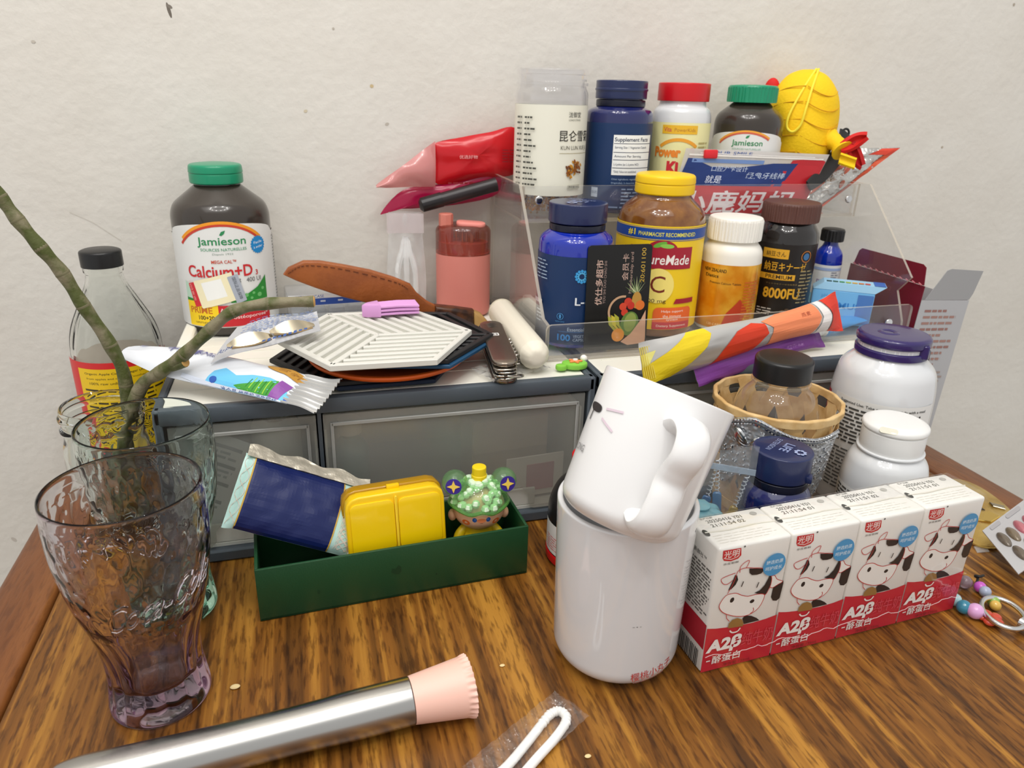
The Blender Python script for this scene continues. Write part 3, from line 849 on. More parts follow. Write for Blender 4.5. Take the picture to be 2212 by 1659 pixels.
p.text('Other ingredients: vegetable cellulose', -.003, .029, .002, '9ab0cc', wid=.03, al='l'); p.text('(capsule), L-leucine', -.003, .026, .002, '9ab0cc', wid=.02, al='l')
p.rect(-.021, .0135, -.0145, .0215, 'b8c4d4'); p.text('NON GMO', -.0178, .0175, .0024, '10305c', wid=.0055)
p.lines(.006, .028, .008, .0225, 5, '8aa0c0', 4, .35); p.lines(-.004, .03, .0045, .0075, 1, '7a90b4', 5, .4)
p.build(lb)
# kids vitamins
t = new_bottle('white bottle with red cap and yellow kids label', .3278, .6185, ZU)
R = .0256
part('body', G().lathe(rp([(0, 0), (R * .93, 0, .003), (R, .004, .004), (R, .077, .008), (R * .95, .0845, .007), (.0200, .088, .003), (.0200, .096), (0, .096)], 6), 56), WHITE_P, t)
part('cap', round_cap(.0222, .0915, .1062, dome=.0003), mat('red_cap', 'c8141e', .3), t)
lb = part('label', band(R, .004, .0745), mat('pale_yellow_label', 'e9e4a8', .45), t)
p = Print(cylmap(R + .0003), .002)
p.rect(-.0155, .0655, .0155, .0725, 'e6b42a'); p.text('Vita', -.0105, .069, .0036, 'c83a4a', wid=.007, bold=.01); p.text('PowerKids', .0045, .0688, .0028, 'b0762a', wid=.018)
p.arc(0, .036, .0235, .0262, math.radians(50), math.radians(130), 'e8a030')
p.text('Power', -.0095, .0505, .0085, 'e8862a', wid=.024, bold=.05); p.text('2', .0125, .0505, .008, 'd8604a', bold=.04)
p.text('Ki', -.0035, .038, .0105, 'd02a34', wid=.010, bold=.06); p.text('ds', .010, .038, .0105, '3a8ad0', wid=.012, bold=.05)
p.ell(-.012, .028, .005, .004, 'e89a2a'); p.ell(0, .026, .006, .0045, '6aa83a'); p.lines(.018, .03, .02, .06, 12, 'b0a468', 3, .4)
p.build(lb)
jamieson(.3975, .6215, ZU, .824, 'small brown bottle with ribbed green cap on the upper tier', face(.397, .6215), False)
# ================================================================= milk cartons
CART = mat('carton_paper', 'e6e4de', .3, coat=.15)
CW_, CD_, CH_ = .0462, .0300, .0822
g = G().box((0, CD_ / 2, CH_ / 2), (CW_, CD_, CH_), .0016, 3)
cart_me = mesh('carton_body', g, CART)
g = G().tube([(-CW_ / 2 + .001, CD_ * .5, CH_ + .0002), (-.008, CD_ * .46, CH_ + .0004), (.01, CD_ * .5, CH_ + .0003), (CW_ / 2 - .001, CD_ * .47, CH_ + .0002)], .00045, 6)
seam_me = mesh('top_seam', g, mat('seam_shadow', 'd8d4c8', .5))
def mm(L): return [(a / 1000, b / 1000) for a, b in L]
def carton_print(p):
    p.poly(mm([(-23.0, 30.8), (-17.2, 29.5), (-6.7, 28.2), (6.2, 27.6), (15.7, 28.2), (23.0, 29.4), (23.0, .3), (-23.0, .3)]), 'c81e34')
    p.poly(mm([(-20.5, 80.7), (-9.3, 80.3), (-8.6, 75.6), (-10.3, 73.8), (-14.7, 73.0), (-19.1, 74.2), (-20.2, 76)]), 'c83034')
    p.text('光明', -.0147, .0776, .0046, 'f4eee8', wid=.0096, bold=.006)
    p.line(mm([(-18.6, 75.4), (-14.7, 74.2), (-10.6, 75.2)]), .0004, 'f0e8e0')
    p.ell(-.0072, .0808, .0006, .0006, '5a5a58', 8); p.text('乐在新鲜', -.0143, .0718, .0014, '4a4a48', wid=.0095)
    K, Rr, Wt = '1e1a1c', 'c43a3a', 'f2efe9'
    hd = mm(cat2([(-9.7, 64.5), (-8.6, 66.2), (-4.7, 66.9), (1.3, 65.6), (7.5, 63.9), (13.4, 58.2), (14.3, 52.1), (12.4, 46.4), (10.7, 45.9)], 3))
    p.poly(mm([(16.6, 51.5), (22.6, 52.8), (23.0, 50.9), (22.4, 41), (20.5, 39.6), (18.0, 40.3), (16.3, 43.0)]), K)
    p.poly(mm([(-.7, 32.4), (.7, 34.3), (5.3, 32.8), (9, 30.5), (11.2, 28.4), (.9, 28.3)]), K)
    ear = mm(cat2([(13.7, 57.6), (15.9, 57.6), (18.1, 54.6), (22.2, 52.4), (19.3, 50.9), (16.1, 49.5), (14.2, 50.3)], 3)); p.poly(ear, Wt); p.line(ear, .0004, Rr)
    e2 = mm(cat2([(-10.5, 64.8), (-14.9, 64.1), (-19.0, 62.7), (-17.5, 59.5), (-14.5, 58.5), (-10.5, 61.0)], 3)); p.line(e2, .0004, Rr)
    p.poly(mm([(-10.5, 63.6), (-9.2, 63), (-8.1, 60.0), (-9.2, 57), (-11.6, 54.6), (-13.4, 54.2), (-11.9, 58.6)]), K)
    p.poly(mm([(-2.0, 65.9), (3, 65.0), (7.5, 63.9), (7.4, 62.2), (6.6, 61.0), (3.8, 60.7), (.5, 61.2), (-1.3, 62.9)]), K)
    p.poly(mm([(12.6, 58.4), (14.2, 56.8), (14.1, 51.2), (12.1, 45.8), (8.5, 47.0), (4.3, 48.6), (7.5, 49.6), (10.2, 52.5)]), K)
    p.line(mm(cat2([(-7.8, 64.5), (-8.0, 68.2), (-5.7, 70.6), (-3.0, 71.4), (-3.1, 69.2), (-4.2, 66.8)], 3)), .0004, Rr)
    p.line(hd, .0004, Rr); p.line(mm([(-9.7, 64.5), (-10.4, 60.5), (-11.6, 56.6), (-13.6, 52.2)]), .0004, Rr)
    mz = mm(cat2([(-11.4, 51.7), (-14.6, 51.0), (-17.3, 47.0), (-17.4, 43.6), (-13.6, 39.3), (-5.4, 35.3), (2.5, 34.3), (8.8, 37.7), (11.3, 44.0), (10.4, 46.6), (5.3, 47.5), (.3, 47.4), (-4.3, 49.2), (-7.9, 51.3)], 3, True))
    p.poly(mz, Wt); p.line(mz, .00045, Rr, True)
    p.ell(-.0100, .0473, .0013, .0017, K, 14, -.2); p.ell(.0035, .0434, .0015, .0012, K, 14, .2)
    p.line(mm([(-4.5, 58.3), (-5.4, 55.0)]), .0006, K); p.line(mm([(5.8, 55.5), (4.9, 52.2)]), .0006, K)
    p.line(mm(cat2([(5.0, 38.8), (5.6, 37.2), (5.0, 35.9), (3.6, 35.1)], 3)), .0004, Rr); p.line(mm([(-12.2, 38.1), (-11.6, 35.4), (-9.5, 33)]), .0004, Rr)
    p.poly(mm([(-9.7, 28.3), (-9.6, 31.4), (-7.6, 33.6), (-4.4, 34.0), (-1.3, 32.4), (.3, 29.2), (.1, 27.4)]), '9a743c')
    p.line(mm(cat2([(-8.2, 26.4), (-6.4, 24.6), (-3.0, 24.6), (-1.4, 26.6)], 3)), .0009, 'f0ece6')
    p.text('A2β', -.0105, .0172, .0112, 'f4f0ec', wid=.0225, bold=.05, shear=.1)
    p.text('酪蛋白', -.0078, .0080, .0058, 'f2eeea', wid=.0185, bold=.012); p.rect(-.0208, .0076, -.0182, .0084, 'f2eeea')
    p.text('纯牛奶', .0115, .0178, .0095, 'd8485a', wid=.021)
    p.text('净含量:125mL', .0000, .0027, .0024, '7a1420', wid=.0185)
    p.ell(.0138, .0655, .0072, .0072, '4a9cd0', 28); p.text('臻选奶源', .0138, .0674, .0026, 'd6ebf6', wid=.0108, bold=.01); p.text('呵护成长', .0138, .0634, .0026, 'd6ebf6', wid=.0108, bold=.01)
def cat2(pts, n, closed=False):
    return [(p.x, p.y) for p in cat(pts, n, closed)]
fm = flatmap((0, 0, 0), (1, 0, 0), (0, 0, 1))
p0 = Print(fm); carton_print(p0)
fp = p0.build(None, 'front_printing'); front_me = fp.data; bpy.data.objects.remove(fp)
ca = math.radians(3.4)
LBL = ['milk carton closest to the white mugs, partly hidden by the lower mug', 'second milk carton from the mugs in the shrink-wrapped row', 'third milk carton from the mugs in the shrink-wrapped row', 'milk carton at the right end of the row, nearest the bead keychain']
for k in range(4):
    o = V((.1957 + .0468 * k * math.cos(ca), .2790 + .0468 * k * math.sin(ca), .0003)) + V((.0231 * math.cos(ca), .0231 * math.sin(ca), 0))
    t = thing('milk_carton', LBL[k], 'milk carton', o, ca, 'row of milk cartons')
    part('body', None, None, t, me=cart_me)
    part('top_seam', None, None, t, me=seam_me)
    part('front_printing', None, None, t, me=front_me)
    q = Print(flatmap((0, CD_ / 2, CH_), (1, 0, 0), (0, 1, 0)))
    q.text('生产日期', -.0135, .0125, .0016, '6a6a66', wid=.008)
    q.text('20250416 Y01', -.004, .0092, .0028, '55554f', wid=.0225); q.text('21:11:5%d 0%d' % (4 if k < 2 else 1, 2 - k % 2), -.0042, .0050, .0028, '55554f', wid=.0215)
    q.ell(.0155, .0095, .0022, .0018, 'aaa8a2', 14); q.ell(-.0215, -.0002, .0017, .0032, '2a2c2a', 12)
    q.lines(-.02, .02, -.012, -.003, 4, 'dedad0', k, .12)
    q.build(t, 'date_printing')
    if k == 0:
        q = Print(flatmap((-CW_ / 2, CD_ / 2, 0), (0, -1, 0), (0, 0, 1)))
        q.rect(-.0145, .016, .0145, .0325, 'b01a2c'); q.lines(-.013, .013, .035, .066, 15, '6a6864', 4, .5); q.text('新鲜社™', 0, .07, .003, '4a4a48', wid=.012)
        for j in range(16): q.rect(-.012 + j * .0015, .001, -.012 + j * .0015 + (.0008 if j % 3 else .0005), .013, '3a3a3a')
        q.build(t, 'side_printing')
wr = thing('shrink_wrap', 'clear shrink film stretched around the four milk cartons', 'plastic film', (.1957, .2790, 0), ca)
WRAP = clear('wrap_film', 'ffffff', .004, 'ffffff', .05, 1.3, (45, .0012))
L_ = .0468 * 4
g = G()
P = [(-.0012, .0005), (-.0014, .03), (-.0012, .081), (.001, .0835), (CD_ / 2, .0842), (CD_ - .001, .0835), (CD_ + .0014, .08), (CD_ + .0014, .0005)]
def wf(u, v):
    i = min(len(P) - 2, int(v * (len(P) - 1))); f = v * (len(P) - 1) - i
    y = P[i][0] + (P[i + 1][0] - P[i][0]) * f; z = P[i][1] + (P[i + 1][1] - P[i][1]) * f
    return (-.0008 + (L_ + .001) * u, y, z)
g.sheet(wf, 24, 14)
part('film', g, WRAP, wr)
rd = random.Random(5)
pts = [(L_ * i / 70, -.0021 - .0006 * rd.random(), .0125 + .0012 * math.sin(i * .7) + .0012 * rd.random() - .004 * abs(math.sin(i * PI / 17.5)) * .4) for i in range(71)]
part('weld_seam', G().tube(pts, .00025, 5), clear('weld', 'ffffff', .35, 'f4e0e0', .2), wr)

# ================================================================= white mugs
CER = mat('white_ceramic', 'dddee0', .08, coat=.5)
CER2 = mat('white_satin_ceramic', 'e8e8e8', .25, coat=.25)
MX_, MY_ = .1556, .3082
t = thing('ceramic_mug', 'tall glossy white mug standing on the table, holding the tilted mug', 'mug', (MX_, MY_, .0003), face(MX_, MY_))
def mugr(z): return .0348 + .0026 * min(1, z / .1)
ext = rp([(0, .001), (.022, .001), (.0235, 0), (.026, 0, .002), (.0352, .008, .014), (.0374, .0995), (.0374, .1018, .0012), (.0345, .1022, .0012), (.0338, .098), (.0325, .012, .012), (0, .006)], 7)
part('body', G().lathe(ext, 80), CER, t)
p = Print(cylmap(lambda z: .0351 + .0022 * z / .1, 0), .0015)
p.text('樱桃小丸子', .0235, .0138, .0056, 'c43a34', wid=.026, rot=.12); p.text('©SAKURA PRODUCTION', .0215, .0098, .0011, 'c88a84', wid=.019, rot=.1)
p.rect(.0085, .0462, .0096, .0465, '8a8a86'); p.rect(.0105, .0463, .0112, .0467, '6a6a66'); p.rect(.0122, .0464, .013, .0467, '9a9a96')
p.build(t)
# tilted mug
bc = aty(1327, 1131, .294)
axv = V((.47, .22, 1)).normalized()
hd_ = V((-.24, -1.0, 0)); hd_ = (hd_ - axv * hd_.dot(axv)).normalized()
sd_ = axv.cross(hd_)
mw = MX(((hd_.x, sd_.x, axv.x, bc.x), (hd_.y, sd_.y, axv.y, bc.y), (hd_.z, sd_.z, axv.z, bc.z), (0, 0, 0, 1)))
t = thing('ceramic_mug', 'white cat-face mug tilted in the mouth of the taller mug', 'mug', mw=mw)
HM = .0737
ext = rp([(0, .001), (.0245, .0005, .003), (.0318, .006, .009), (.0340, HM - .001), (.0338, HM, .0006), (.0322, HM, .0006), (.0316, HM - .003), (.0298, .009, .008), (0, .005)], 6)
part('body', G().lathe(ext, 80), CER2, t)
hp = cat([(.031, 0, .0575), (.039, 0, .0600), (.0475, 0, .0555), (.0498, 0, .0455), (.0455, 0, .0365), (.0430, 0, .0295), (.0440, 0, .0200), (.0425, 0, .0085), (.0360, 0, .0030), (.0290, 0, .0065)], 6)
part('handle', G().tube(hp, lambda s: .0044 + .0012 * abs(2 * s - 1) ** 3, 16, flat=1.0, up=(0, 1, 0)).xf(MX.Scale(1.85, 4, (0, 1, 0)) @ MX.Translation((0, 0, .0068)) @ MX.Scale(.9, 4, (0, 0, 1))), CER2, t)
p = Print(lambda u, v, l: ((.0327 + .0016 * (v - .02) / .055 + l) * math.cos(u / .033), (.0327 + .0016 * (v - .02) / .055 + l) * math.sin(u / .033), v), .0015)
def mk(u): return -.033 * (u - .24)
p.poly([(mk(1.62) + x, .0520 + y) for x, y in cat2([(-.0085, .0022), (-.003, .0026), (.0022, .0018), (.0034, 0), (.002, -.0016), (-.002, -.0018), (-.006, -.0012), (-.009, .0005)], 3, True)], '2a2628')
p.line([(mk(1.62) - .0045, .0510), (mk(1.62) - .0050, .0455)], .0009, '2a2628')
p.rect(-.0060, -.0007, .0060, .0007, 'ddcbd8', .0006, .06, None) if False else None
p.line([(mk(1.42), .0535), (mk(1.1), .0550)], .0011, 'dccad6'); p.line([(mk(1.44), .0485), (mk(1.16), .0445)], .0011, 'dccad6')
p.text('CAT LONG', mk(1.62) - .0085, .0310, .0036, '8a8a8a', wid=.019, bold=.01)
p.build(t)
# ================================================================= red and black bottle behind the mug
t = thing('squeeze_bottle', 'red and black bottle with white label, mostly hidden behind the tall mug', 'bottle', (.174, .402, .0003), face(.174, .402))
R = .0275
part('body', G().lathe(rp([(0, 0), (R * .95, 0, .003), (R, .006, .003), (R, .042, .006), (R * .8, .056, .006), (.012, .063, .003), (.012, .068), (0, .068)], 5), 48), mat('black_gloss2', '201e1f', .25), t)
part('base_ring', G().lathe(rp([(R * .95, .0008), (R + .0004, .0008, .001), (R + .0006, .0065, .001), (R, .0075)]), 48), mat('red_plastic', 'c8141c', .3), t)
part('cap', round_cap(.0135, .064, .078), mat('red_plastic'), t)
lb = part('label', band(R, .0085, .031), LABEL_W, t)
p = Print(cylmap(R + .0003), .002); p.lines(-.034, -.02, .011, .022, 6, 'd87a78', 3, .35); p.build(lb)

# ================================================================= fluted glasses
def tinted_glass(name, col, dens, acol, z0=.056):
    m = bpy.data.materials.new(name); m.use_nodes = True; nt = m.node_tree; b = nt.nodes['Principled BSDF']; L = nt.links.new; N = nt.nodes.new
    b.inputs['Base Color'].default_value = lin(col); b.inputs['Transmission Weight'].default_value = 1; b.inputs['Roughness'].default_value = .0; b.inputs['IOR'].default_value = 1.30
    va = N('ShaderNodeVolumeAbsorption'); va.inputs[0].default_value = lin(acol); va.inputs[1].default_value = dens
    L(va.outputs[0], nt.nodes['Material Output'].inputs['Volume'])
    tc = N('ShaderNodeTexCoord'); vo = N('ShaderNodeTexVoronoi'); vo.feature = 'SMOOTH_F1'; vo.inputs['Scale'].default_value = 190
    mp = N('ShaderNodeMapping'); mp.inputs['Scale'].default_value = (1, 1, .62); L(tc.outputs['Object'], mp.inputs[0]); L(mp.outputs[0], vo.inputs['Vector'])
    se = N('ShaderNodeSeparateXYZ'); L(tc.outputs['Object'], se.inputs[0])
    mr = N('ShaderNodeMapRange'); mr.inputs[1].default_value = z0; mr.inputs[2].default_value = z0 + .006; L(se.outputs[2], mr.inputs[0])
    mr2 = N('ShaderNodeMapRange'); mr2.inputs[1].default_value = .119; mr2.inputs[2].default_value = .114; L(se.outputs[2], mr2.inputs[0])
    mu = N('ShaderNodeMath'); mu.operation = 'MULTIPLY'; L(mr.outputs[0], mu.inputs[0]); L(mr2.outputs[0], mu.inputs[1])
    mu2 = N('ShaderNodeMath'); mu2.operation = 'MULTIPLY'; L(mu.outputs[0], mu2.inputs[0]); L(vo.outputs[0], mu2.inputs[1])
    bp = N('ShaderNodeBump'); bp.inputs['Distance'].default_value = .0016; bp.inputs['Strength'].default_value = .55; L(mu2.outputs[0], bp.inputs['Height']); L(bp.outputs[0], b.inputs['Normal'])
    return m
def sm(pts, n=8): return [(q.x, q.y) for q in cat(pts, n)]
g_out = sm([(.0215, .0), (.0238, .0008), (.0244, .004), (.0236, .012), (.0226, .024), (.0240, .040), (.0285, .060), (.0325, .078), (.0348, .096), (.0352, .112), (.0346, .1245)], 8)
g_in = sm([(.0330, .1240), (.0334, .112), (.0328, .096), (.0303, .079), (.0258, .060), (.0205, .042), (.0180, .028), (.0170, .018), (.010, .0125)], 6)
gp = [(0, .0015), (.016, .0015)] + g_out + [(.0344, .1254), (.0338, .1258), (.0332, .1250)] + g_in + [(0, .0118)]
def g_mod(a, z, r):
    if z > .062 or r < .0175 or z < .0014: return 0
    inner = .55 if r < .0225 and z > .015 else 1
    w = min(1, max(0, (.062 - z) / .014)) * min(1, max(0, z - .002) / .012)
    return -.0011 * w * inner * (1 - abs(math.sin(a * 7))) ** .8
g = G().lathe(gp, 168, mod=g_mod)
glass_me = mesh('glass_body', g, [tinted_glass('purple_glass', 'fbf9fb', 34, 'a05f90')], ang=80)
glass_me2 = glass_me.copy(); glass_me2.materials[0] = tinted_glass('green_glass', 'f9fdfb', 26, '4fb894')
def emboss(text, hgt, wid, z, shear):
    vs, fs = tmesh(text, .005)
    x0 = min(v[0] for v in vs); x1 = max(v[0] for v in vs); y0 = min(v[1] for v in vs); y1 = max(v[1] for v in vs)
    b = bmesh.new(); bv = [b.verts.new(((x - (x0 + x1) / 2) * wid / (x1 - x0), (y - (y0 + y1) / 2) * hgt / (y1 - y0), 0)) for x, y in vs]
    for f in fs:
        try: b.faces.new([bv[i] for i in f])
        except ValueError: pass
    e = bmesh.ops.extrude_face_region(b, geom=b.faces[:])
    for v in e['geom']:
        if isinstance(v, bmesh.types.BMVert): v.co.z = 1
    bmesh.ops.recalc_face_normals(b, faces=b.faces[:])
    def ro(zz):
        for (r1, a), (r2, c) in zip(g_out, g_out[1:]):
            if a <= zz <= c: return r1 + (r2 - r1) * (zz - a) / (c - a)
        return .035
    for v in b.verts:
        zz = z + v.co.y + .22 * v.co.x; x = v.co.x + v.co.y * shear
        r = ro(zz) + (-.0006 if v.co.z < .5 else .0010); a = x / .033
        v.co = V((r * math.sin(a), -r * math.cos(a), zz))
    return G().bm(b)
em_me = mesh('embossed_script', emboss('Coca-Cola', .016, .052, .079, .35), [glass_me.materials[0]], ang=30)
em_me2 = em_me.copy(); em_me2.materials[0] = glass_me2.materials[0]
for (x, y, lab, me, em, rz) in ((-.0895, .3345, 'purple-tinted fluted glass standing in front, beside the steel muddler', glass_me, em_me, .55), (-.0925, .4075, 'green-tinted fluted glass standing behind the purple one', glass_me2, em_me2, -.5)):
    t = thing('drinking_glass', lab, 'glass', (x, y, .0003), rz, 'fluted drinking glasses')
    part('glass_body', None, None, t, me=me)
    part('embossed_script', None, None, t, me=em)
    t2 = G()
    e3 = part('embossed_script', None, None, t, me=em); e3.rotation_euler = (0, 0, PI)
# ================================================================= jar with cut stems
t = thing('glass_jar', 'clear glass jar with threaded neck holding two cut stems', 'jar', (-.1372, .501, .0003), 0)
ext = rp([(0, .001), (.022, .0005, .002), (.0268, .005, .005), (.0268, .072, .008), (.0245, .080, .004), (.0245, .0845), (.0262, .0855, .001), (.0262, .0875, .001), (.0245, .0885), (.0245, .0925), (.0262, .0935, .001), (.0262, .0955, .001), (.0248, .0965), (.0248, .1), (.0240, .1012), (.0228, .1), (.0225, .08, .004), (.0247, .07, .006), (.0247, .008, .005), (0, .006)], 4)
part('glass_body', G().lathe(ext, 64), mat('jar_glass', 'f6faf7', .0, trans=1, ior=1.28), t)
g = G()
STEM = mat('plant_stem', '4e5526', .6, bump=('noise', 260, .0008), var=('827a60', 75, .42, .6))
NODE = mat('stem_node', '6f6a4e', .7)
CUT = mat('stem_cut', 'c79a58', .8)
def stem(label, pts, r0, r1, stub=None):
    P = cat(pts, 8); t = thing('plant_stem', label, 'plant stem', P[0])
    off = MX.Translation(-P[0]); n = len(P)
    rad = lambda s: (r0 + (r1 - r0) * s) * (1 + .09 * math.cos(s * (len(pts) - 1) * 2 * PI))
    part('stalk', G().tube(P, rad, 14).xf(off), STEM, t)
    for k in range(1, len(pts) - 1):
        i = k * 8; q = P[i]; d = (P[i + 1] - P[i - 1]).normalized()
        rr = r0 + (r1 - r0) * i / n
        part('node', G().tube([q - d * rr * .32, q - d * rr * .1, q + d * rr * .1, q + d * rr * .3], [rr * 1.05, rr * 1.12, rr * 1.1, rr * 1.04], 14).xf(off), NODE, t)
    d = (P[-1] - P[-2]).normalized()
    part('cut_end', G().tube([P[-1] - d * .0002, P[-1] + d * .0006], [r1 * 1.03, r1 * .8], 14).xf(off), CUT, t)
    if stub:
        a, b = stub
        s_ = part('side_stub', G().tube([a, a + (b - a) * .6, b], [.0038, .0036, .0032], 12).xf(off), STEM, t)
        part('cut_end', G().tube([b, b + (b - a).normalized() * .0005], [.0032, .0027], 12).xf(off), CUT, s_)
stem('long bare stem leaning left out of the jar', [(-.128, .503, .010), (-.1265, .5, .06), aty(272, 830, .497), aty(238, 745, .495), aty(180, 660, .493), aty(135, 590, .492), aty(88, 535, .49), aty(38, 475, .49), aty(0, 425, .49), aty(-60, 350, .488)], .0042, .0037)
a = aty(372, 790, .474)
stem('bent stem leaning right out of the jar toward the trivets', [(-.147, .498, .010), (-.133, .495, .06), aty(300, 845, .487), aty(345, 805, .478), aty(398, 765, .468), aty(455, 712, .462), aty(505, 672, .459), aty(580, 656, .457), aty(678, 651, .454)], .0044, .0034, (a, a + V((.009, -.006, .004))))
# ================================================================= steel muddler
A = V((-.1245, .2725, .0125)); B = V((.0350, .2850, .0140)); D = (B - A).normalized()
t = thing('muddler', 'steel muddler with pale pink toothed head lying on the table', 'muddler', mw=basis(A, D.cross(V((0, 0, 1))).cross(D) * -1 if False else V((0, 0, 1)), D.cross(V((0, 0, 1)))))
# local z of the basis runs along the handle: rebuild with explicit axes
zx = D; xx = V((0, 0, 1)); xx = (xx - zx * xx.dot(zx)).normalized(); yy = zx.cross(xx)
t.matrix_world = MX(((xx.x, yy.x, zx.x, A.x), (xx.y, yy.y, zx.y, A.y), (xx.z, yy.z, zx.z, A.z), (0, 0, 0, 1)))
Lm = (B - A).length
part('handle', G().lathe(rp([(0, 0), (.0105, .0006, .006), (.0124, .012, .02), (.0108, .07, .05), (.0108, Lm - .05, .04), (.0118, Lm - .03, .03), (.0118, Lm - .0003, .0004), (0, Lm)], 8), 56), mat('brushed_steel', 'b4b3b0', .24, 1), t)
PK = mat('pale_pink_plastic', 'f2c4b4', .42, sss=.15)
def teeth(a, z, r):
    return (.0006 * math.cos(28 * a) if z > Lm + .028 and r > .0145 else 0)
part('head', G().lathe(rp([(0, Lm), (.0116, Lm), (.0119, Lm + .002), (.0148, Lm + .0255), (.01495, Lm + .0268), (.0153, Lm + .029), (.0155, Lm + .0308, .0005), (.0135, Lm + .030), (0, Lm + .030)], 3), 168, mod=teeth), PK, t)
# ================================================================= wrapped straw
P = [atz(*q, .0033) for q in ((1050, 1690), (1092, 1659), (1140, 1603), (1172, 1562), (1190, 1542), (1208, 1536), (1222, 1546), (1221, 1563), (1196, 1598), (1160, 1638), (1120, 1685))]
P = cat(P, 8)
t = thing('drinking_straw', 'white bent drinking straw folded in a clear wrapper, at the bottom edge', 'straw', (P[0].x, P[0].y, 0))
off = MX.Translation((-P[0].x, -P[0].y, 0))
n = len(P)
part('straw_tube', G().tube(P, lambda s: .0023 + (.00035 * math.cos(s * n * 2.6) if .28 < s < .72 else 0), 12).xf(off), mat('white_straw', 'f2f2f0', .4), t)
e0, e1 = atz(1035, 1690, .003), atz(1225, 1528, .003)
ax_ = (e1 - e0); ay_ = V((-ax_.y, ax_.x, 0)).normalized()
rd = random.Random(2)
def wrp(s):
    def f(u, v):
        q = e0 + ax_ * (u * 1.06) + ay_ * ((v - .5) * .0235)
        z = .0033 + s * (.0034 * (1 - abs(2 * v - 1) ** 3) * (1 - max(0, u - .93) * 12)) + .0004 * math.sin(u * 60 + v * 9) + .0003 * math.sin(v * 40 + u * 23)
        return (q.x, q.y, max(.0004, z))
    return f
part('wrapper', G().sheet(wrp(1), 40, 14).sheet(wrp(-.85), 40, 14).xf(off), clear('straw_wrapper', 'ffffff', .02, 'ffffff', .12, 1.45, (300, .001)), t)
# small crumbs lying on the table
for (px, py, s_, lab) in ((508, 1484, .0022, 'pale crumb on the table between the glass and the muddler'), (1085, 1437, .0013, 'tiny pale crumb near the muddler head'), (1270, 1633, .0014, 'tiny white crumb right of the wrapped straw')):
    q = atz(px, py, .0006); g = G(); sphere(g, (0, 0, 0), s_, 6, s=(1.2, .8, .4))
    o = part('crumb', g, mat('crumb', 'e6cf9a', .8)); o.location = (q.x, q.y, s_ * .4); tag(o, lab, 'crumb', 'crumbs on the table')
# ================================================================= green box and what stands in it
ta = math.radians(2.9)
TX, TY = -.0420, .3815
t = thing('gift_box_base', 'long open dark green box holding a pill case and toy', 'box', (TX, TY, .0003), ta)
TW, TD, TH = .1700, .0470, .0365
GRN = mat('green_paperboard', '1b4729', .36, bump=('noise', 900, .0001))
g = G()
g.box((TW / 2, TD / 2, .001), (TW, TD, .002), .0004, 1)
part('floor_board', g, GRN, t)
for nm, c, d in (('front_wall', (TW / 2, .001, TH / 2), (TW, .002, TH)), ('back_wall', (TW / 2, TD - .001, TH / 2), (TW, .002, TH)), ('side_wall', (.001, TD / 2, TH / 2), (.002, TD - .004, TH)), ('side_wall', (TW - .001, TD / 2, TH / 2), (.002, TD - .004, TH))):
    part(nm, G().box(c, d, .0005, 2), GRN, t)
p = Print(flatmap((0, 0, 0), (1, 0, 0), (0, 0, 1)))
p.poly([(.083 + x, .0185 + y) for x, y in ((-.0035, .0005), (-.003, .0035), (-.001, .0025), (.001, .005), (.0028, .0035), (.0026, 0), (.001, -.0018), (-.0015, -.0012))], '123a20')
p.ell(.035, .014, .0009, .0016, '143c22', 10); p.ell(.108, .012, .0005, .0005, '0e2a18', 8)
p.build(t, 'stain')
TM = MX.Translation((TX, TY, 0)) @ MX.Rotation(ta, 4, 'Z')
# ---- biscuit pack leaning out of the box
def pillow(w, h, th, nu=36, nv=20, crimp=.09, wr=.0006, seed=1, side=1):
    """one face of a foil pack: local x along the length, y along the height, z bulge"""
    def f(u, v):
        e = min(1, min(u, 1 - u) / crimp); e = e * e * (3 - 2 * e)
        b = max(0, 1 - abs(2 * v - 1) ** 2.6) ** .6
        z = th / 2 * e * b * side
        z += wr * noise.noise(V((u * 9 + seed, v * 7, side * 3))) * (.4 + e)
        yy = (v - .5) * h * (1 - .05 * e) ; xx = (u - .5) * w
        if e < .6: z += .0007 * math.sin(u * w * 3200) * (1 - e)
        return (xx, yy, z)
    return f
FO = mat('silver_foil', 'c9c6bf', .28, 1, bump=('noise', 120, .0012))
c0 = (aty(485, 1105, .405) + aty(522, 985, .425)) / 2
c1 = (aty(745, 1195, .400) + aty(812, 1048, .425)) / 2
ux = (c1 - c0); uy = aty(665, 1015, .428) - aty(620, 1150, .402)
t = thing('biscuit_pack', 'navy and mint biscuit packet leaning out of the green box', 'packet', mw=basis((c0 + c1) / 2 - V((0, 0, .004)), ux, uy))
w_, h_ = ux.length, .047
g = G(); fA = pillow(w_, h_, .017, 44, 22, .10, .0005, 2, 1); fB = pillow(w_, h_, .017, 44, 22, .10, .0009, 7, -1)
part('front_film', G().sheet(fA, 44, 22), mat('mint_film', 'b7dad2', .3, coat=.3), t)
part('back_film', G().sheet(lambda u, v: fB(1 - u, v), 44, 22), FO, t)
def onp(u, v, l):
    uu = min(1, max(0, u / w_ + .5)); vv = min(1, max(0, v / h_ + .5)); q = fA(uu, vv); return (q[0], q[1], q[2] + l + .0002)
p = Print(onp, .002); p.stepv = .002
p.rect(-w_ * .42, -h_ * .5, w_ * .285, h_ * .5, '071a54'); p.rect(-w_ * .425, -h_ * .5, -w_ * .415, h_ * .5, 'c8a040'); p.rect(w_ * .28, -h_ * .5, w_ * .29, h_ * .5, 'c8a040')
